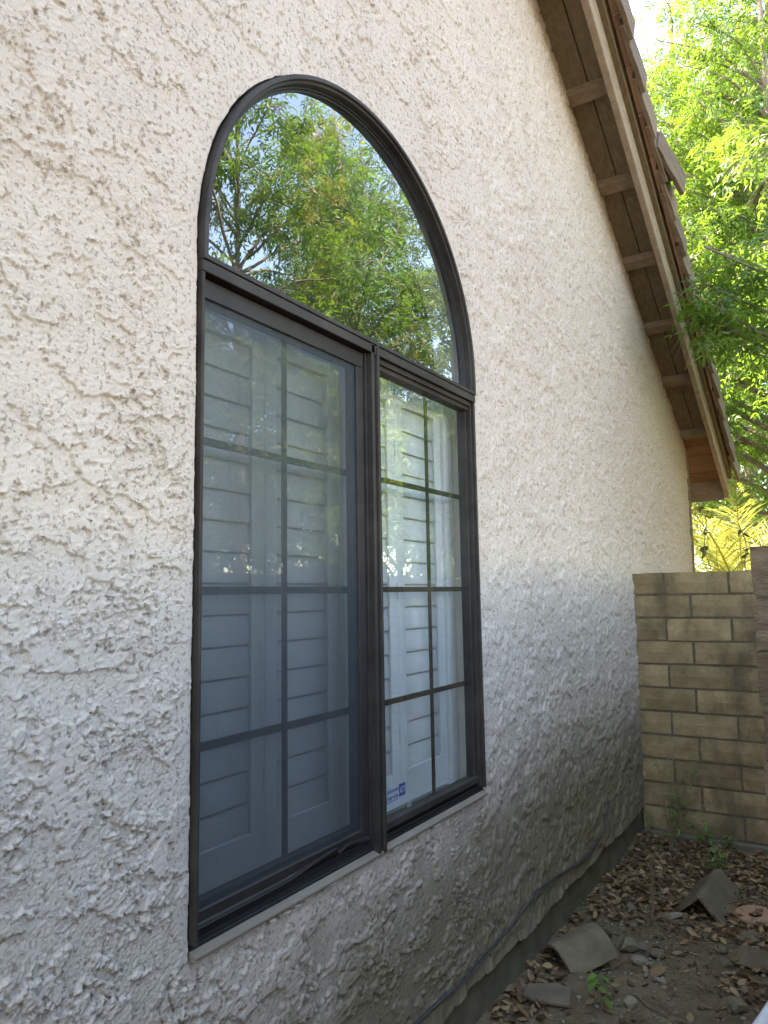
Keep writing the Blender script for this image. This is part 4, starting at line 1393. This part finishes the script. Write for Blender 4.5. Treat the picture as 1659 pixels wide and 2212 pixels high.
make_tree('backdrop_tree', 'far green tree closing the right end of the reflection', (8.0, 17.5), 7.5, (0, 0), cloud(7.6, 17.5, 4.6, 2.2, 3.0, 3.0, 34), 63, 2.4, 'leaf_ash', 1.3, 0.14)
# unseen trees added behind the viewer to darken the light from that side
for x, y, h_, lab in ((3.3, -0.8, 6.5, 'unseen tree added for shade behind the property wall just behind the viewer'), (3.2, -3.8, 6.5, 'unseen tree added for shade at the far end of the property wall'), (1.2, -6.5, 6.0, 'unseen tree added for shade, closing the passage behind the viewer')):
    make_tree('added_shade_tree', lab, (x, y), h_, (0, 0), cloud(x, y, 4.0, 1.3, 1.5, 2.2, 26), 56, 1.6, 'leaf_deep', 0.8, 0.1, 0, 0.35, 'unseen trees added for shade behind the viewer')
# trees beyond the house corner, seen directly
make_tree('overhanging_tree', 'bright green tree whose branches brush the roof edge', (2.6, 7.0), 6.8, (-.9, .3), cloud(1.2, 7.4, 4.5, 0.8, 1.7, 2.2, 26, lambda p: p[0] > 0.5) + [(0.56, 5.15, 3.62), (0.54, 5.35, 3.45), (0.60, 5.05, 3.82), (0.66, 5.4, 3.9), (0.58, 5.7, 3.5), (0.60, 6.2, 3.45), (0.75, 5.6, 3.7), (0.52, 5.0, 3.5)], 112, 0.8, 'leaf_ash', 0.38, 0.07, 0, 0.5)
make_tree('tall_ash', 'tall sunlit ash rising beyond the eave corner', (0.9, 10.6), 10.5, (-0.2, 0.2), cloud(-0.1, 10.4, 6.2, 1.2, 1.0, 4.3, 70, None, 0.4), 126, 0.98, 'leaf_ash', 0.7, 0.12, 2)
make_tree('tall_ash', 'pale green ash standing behind the tallest one', (-1.0, 13.2), 12.5, (0.2, 0), cloud(-0.9, 13.0, 7.4, 1.6, 1.2, 5.2, 64), 98, 1.35, 'leaf_ash', 0.9, 0.13)
make_tree('tall_ash', 'low leafy ash just past the house corner', (-1.3, 9.6), 6.4, (0.8, 0), cloud(-0.1, 9.5, 4.6, 0.8, 0.7, 1.6, 26, None, 0.36), 112, 0.85, 'leaf_ash', 0.52, 0.07)
make_tree('tall_ash', 'grey trunked ash at the top right edge', (0.95, 12.0), 12.0, (-0.15, 0.2), cloud(0.7, 12.6, 8.6, 1.3, 1.2, 3.0, 30), 84, 1.5, 'leaf_ash', 0.85, 0.16)
make_tree('backdrop_tree', 'large hazy green tree far behind the ashes', (-0.5, 19.0), 15.0, (0, 0), cloud(-0.6, 19.0, 8.5, 3.0, 1.6, 6.6, 90, None, 0.7), 63, 2.4, 'leaf_ash', 1.5, 0.2)

# dark conifer bough
con = root('conifer', (2.4, 7.6, 0), 'dark needled conifer whose drooping bough hangs in from the right', 'tree', 'trees around the passage')
part('trunk', MB().tube([(2.4, 7.6, -.05), (2.42, 7.58, 3), (2.38, 7.55, 6.2)], [.11, .08, .03], 8).mesh('trunk', smooth=True), 'bark', con)
bb = MB(); V = []; F = []; k = 0
bl = [smooth_path([(2.4, 7.57, 5.1), (1.7, 7.0, 5.25), (1.05, 6.6, 5.2), (0.70, 6.45, 5.12)], 8), smooth_path([(2.4, 7.57, 4.9), (1.6, 6.9, 5.0), (1.0, 6.55, 4.92), (0.86, 6.5, 4.85)], 8)]
for b in bl:
    bb.tube([Vector(p) for p in b], list(np.linspace(.02, .004, len(b))), 5)
    for i in range(6, len(b)):
        p = Vector(b[i]); d = (Vector(b[i]) - Vector(b[i - 1])).normalized()
        for s in (-1, 1):
            side = d.cross(Vector((0, 0, 1))).normalized() * s
            l = 0.22 * (1.25 - i / len(b))+0.05
            e = p + side * l + d * l * .8 + Vector((0, 0, -.08))
            bb.tube([p, e], [.004, .0015], 3, cap=False)
            for j in range(16):
                u = (j + 1) / 16
                q = p.lerp(e, u)
                for s2 in (-1, 1):
                    dirn = ((e - p).normalized() * .7 + (e - p).cross(Vector((0, 0, 1))).normalized() * s2 * .8 + Vector((0, 0, random.uniform(-.5, .2)))).normalized() * 0.042
                    w = Vector((0, 0, 1)).cross(dirn).normalized() * 0.003
                    V += [(q - w)[:], (q + w)[:], (q + dirn)[:]]; F.append((k, k + 1, k + 2)); k += 3
part('boughs', bb.mesh('boughs', fixn=False), 'bark', con)
part('needles', mesh_np('needles', np.array(V), np.array(F)), 'leaf_conifer', con, kind='stuff')

# palm past the wall
random.seed(31)
pal = root('palm', (0.30, 8.7, 0), 'sunlit yellow green feather palm seen between eave and block wall', 'palm')
part('trunk', MB().tube([(.30, 8.7, -.05), (.30, 8.7, .6), (.29, 8.7, 1.25)], [.2, .19, .15], 12).mesh('trunk', smooth=True), 'bark', pal)
for i in range(13):
    az = i * 2.39996
    el = R(random.uniform(38, 80))
    L = random.uniform(1.3, 1.9)
    d0 = Vector((math.cos(az) * math.cos(el), math.sin(az) * math.cos(el), math.sin(el)))
    pts = []
    p = Vector((.29, 8.7, 1.25)); d = d0.copy()
    ns = 16
    for s in range(ns + 1):
        pts.append(p.copy())
        d = (d + Vector((0, 0, -0.085))).normalized()
        p = p + d * L / ns
    mb = MB(); mb.tube(pts, list(np.linspace(.016, .003, ns + 1)), 4)
    vv = []; ff = []
    for s in range(2, ns * 3):
        u = s / (ns * 3); a = u * ns; i0 = min(ns - 1, int(a))
        q = pts[i0].lerp(pts[i0 + 1], a - i0); dd = (pts[i0 + 1] - pts[i0]).normalized()
        ll = 0.42 * math.sin(math.pi * (0.12 + 0.86 * u)) + .05
        for sg in (-1, 1):
            sd = dd.cross(Vector((0, 0, 1))).normalized() * sg
            e = q + (sd * random.uniform(.55, .95) + dd * random.uniform(.4, .85) + Vector((0, 0, random.uniform(-.25, .3)))).normalized() * ll * random.uniform(.8, 1.1)
            e.z -= 0.10 * ll
            w = dd * 0.011
            mdl = q.lerp(e, .5) + Vector((0, 0, .02))
            b = len(vv)
            vv += [q - w * .5, q + w * .5, mdl - w, mdl + w, e]
            ff += [(b, b + 1, b + 3, b + 2), (b + 2, b + 3, b + 4)]
    mb.add(vv, ff)
    part('frond', mb.mesh('frond', fixn=False), 'leaf_palm', pal)

# ivy dangling at the house corner and by the block wall
def ivy(label, stem, nleaf, size, seedv):
    random.seed(seedv)
    q = smooth_path(stem, 8)
    o = root('ivy_vine', stem[0] if stem[0][2] < stem[-1][2] else stem[-1], label, 'vine', 'ivy strands')
    part('stem', MB().tube([Vector(p) for p in q], 0.003, 4).mesh('stem', fixn=False), 'twig', o)
    hv = [(0, 0, 0), (.18, .42, .04), (.5, .5, .0), (.62, .22, .03), (1, 0, -.06), (.62, -.22, .03), (.5, -.5, 0), (.18, -.42, .04)]
    me_ = MB().add(hv, [(0, 1, 2, 3), (0, 3, 4), (0, 4, 5), (0, 5, 6, 7)]).mesh('leaf', fixn=False)
    for i in range(nleaf):
        p = q[int((i + .5) / nleaf * (len(q) - 1))]
        part_at('leaf', me_, 'leaf_ivy', o, (p[0], p[1], p[2]), (random.uniform(-.6, .6), random.uniform(.3, 1.2), random.uniform(0, 6.28)), [size * random.uniform(.7, 1.2)] * 3)
ivy('dark ivy strand hanging beside the house corner board', [(0.10, 7.62, 2.40), (0.13, 7.6, 2.2), (0.10, 7.6, 2.0), (0.14, 7.62, 1.75), (0.16, 7.6, 1.5)], 15, 0.085, 3)
ivy('green ivy strand climbing above the block wall by the pillar', [(0.69, 5.40, 1.6), (0.675, 5.38, 1.75), (0.69, 5.38, 1.88), (0.66, 5.37, 2.0)], 9, 0.055, 5)

# weeds
def weed(label, x, y, stems, L, W, seedv, name='weed', group='weeds in the passage'):
    """stems: list of (dx, dy, height, leaves)"""
    random.seed(seedv)
    z0 = gz(x, y)
    o = root(name, (x, y, z0), label, 'weed', group)
    V = []; F = []; k = 0
    lv, lf = leaflet(L, W, .3, .2)
    for dx, dy, h, nl in stems:
        q = smooth_path([(x, y, z0 - .01), (x + dx * .35 + random.uniform(-.02, .02), y + dy * .35, z0 + h * .5), (x + dx, y + dy, z0 + h)], 6)
        part('stem', MB().tube([Vector(p) for p in q], list(np.linspace(.0032, .0012, len(q))), 5).mesh('stem', fixn=False), 'twig', o)
        for i in range(nl):
            u = 0.35 + 0.65 * (i + 1) / nl
            p = np.array(q[min(len(q) - 1, int(u * (len(q) - 1)))])
            a = np.array(Matrix.Rotation(random.uniform(0, 6.28), 3, 'Z') @ Matrix.Rotation(random.uniform(-.6, .5), 3, 'Y') @ Matrix.Rotation(random.uniform(-.5, .5), 3, 'X'))
            V.append((lv * random.uniform(.6, 1.2)) @ a.T + p); F.append(lf + k); k += 6
    part('leaves', mesh_np('leaves', np.concatenate(V), np.concatenate(F)), 'leaf_weed', o, kind='stuff')
weed('tall spindly weed in front of the block wall', 0.21, 4.88, [(.06, .02, .64, 16), (.22, .02, .62, 22), (-.05, .0, .54, 14), (.12, -.03, .50, 18), (.02, .03, .40, 18), (.20, .0, .30, 10), (.08, .04, .24, 14)], .05, .012, 21)
weed('low leafy weed at the middle foot of the block wall', 0.36, 5.06, [(.03, 0, .17, 9), (-.04, .02, .13, 8), (.07, -.02, .12, 8), (.0, -.04, .09, 8)], .055, .02, 22)
weed('small star shaped sprout near the block wall footing', 0.52, 5.04, [(.01, 0, .13, 7), (-.01, .01, .08, 5)], .065, .022, 23)
weed('feathery weed growing behind the ridge tile', 0.50, 4.66, [(.02, 0, .17, 14), (.06, -.03, .14, 12), (-.04, .02, .13, 12), (.0, .04, .1, 10)], .05, .013, 24)
weed('dark green sprig alone at the bottom of the dirt', 0.34, 2.98, [(-.02, 0, .12, 5), (.03, .02, .10, 4)], .06, .030, 25)
weed('tiny green seedling at the bottom edge', 0.17, 2.66, [(.0, 0, .05, 4), (.02, .01, .04, 3)], .035, .016, 26)
weed('dry leafless stalk standing left of the ridge tile', 0.325, 3.86, [(.03, .02, .34, 2), (.07, .06, .52, 2), (-.01, .04, .44, 2)], .03, .008, 27)
weed('small weed where the stucco meets the block wall', 0.06, 5.02, [(.0, -.02, .18, 9), (.03, -.04, .12, 7)], .045, .014, 28)
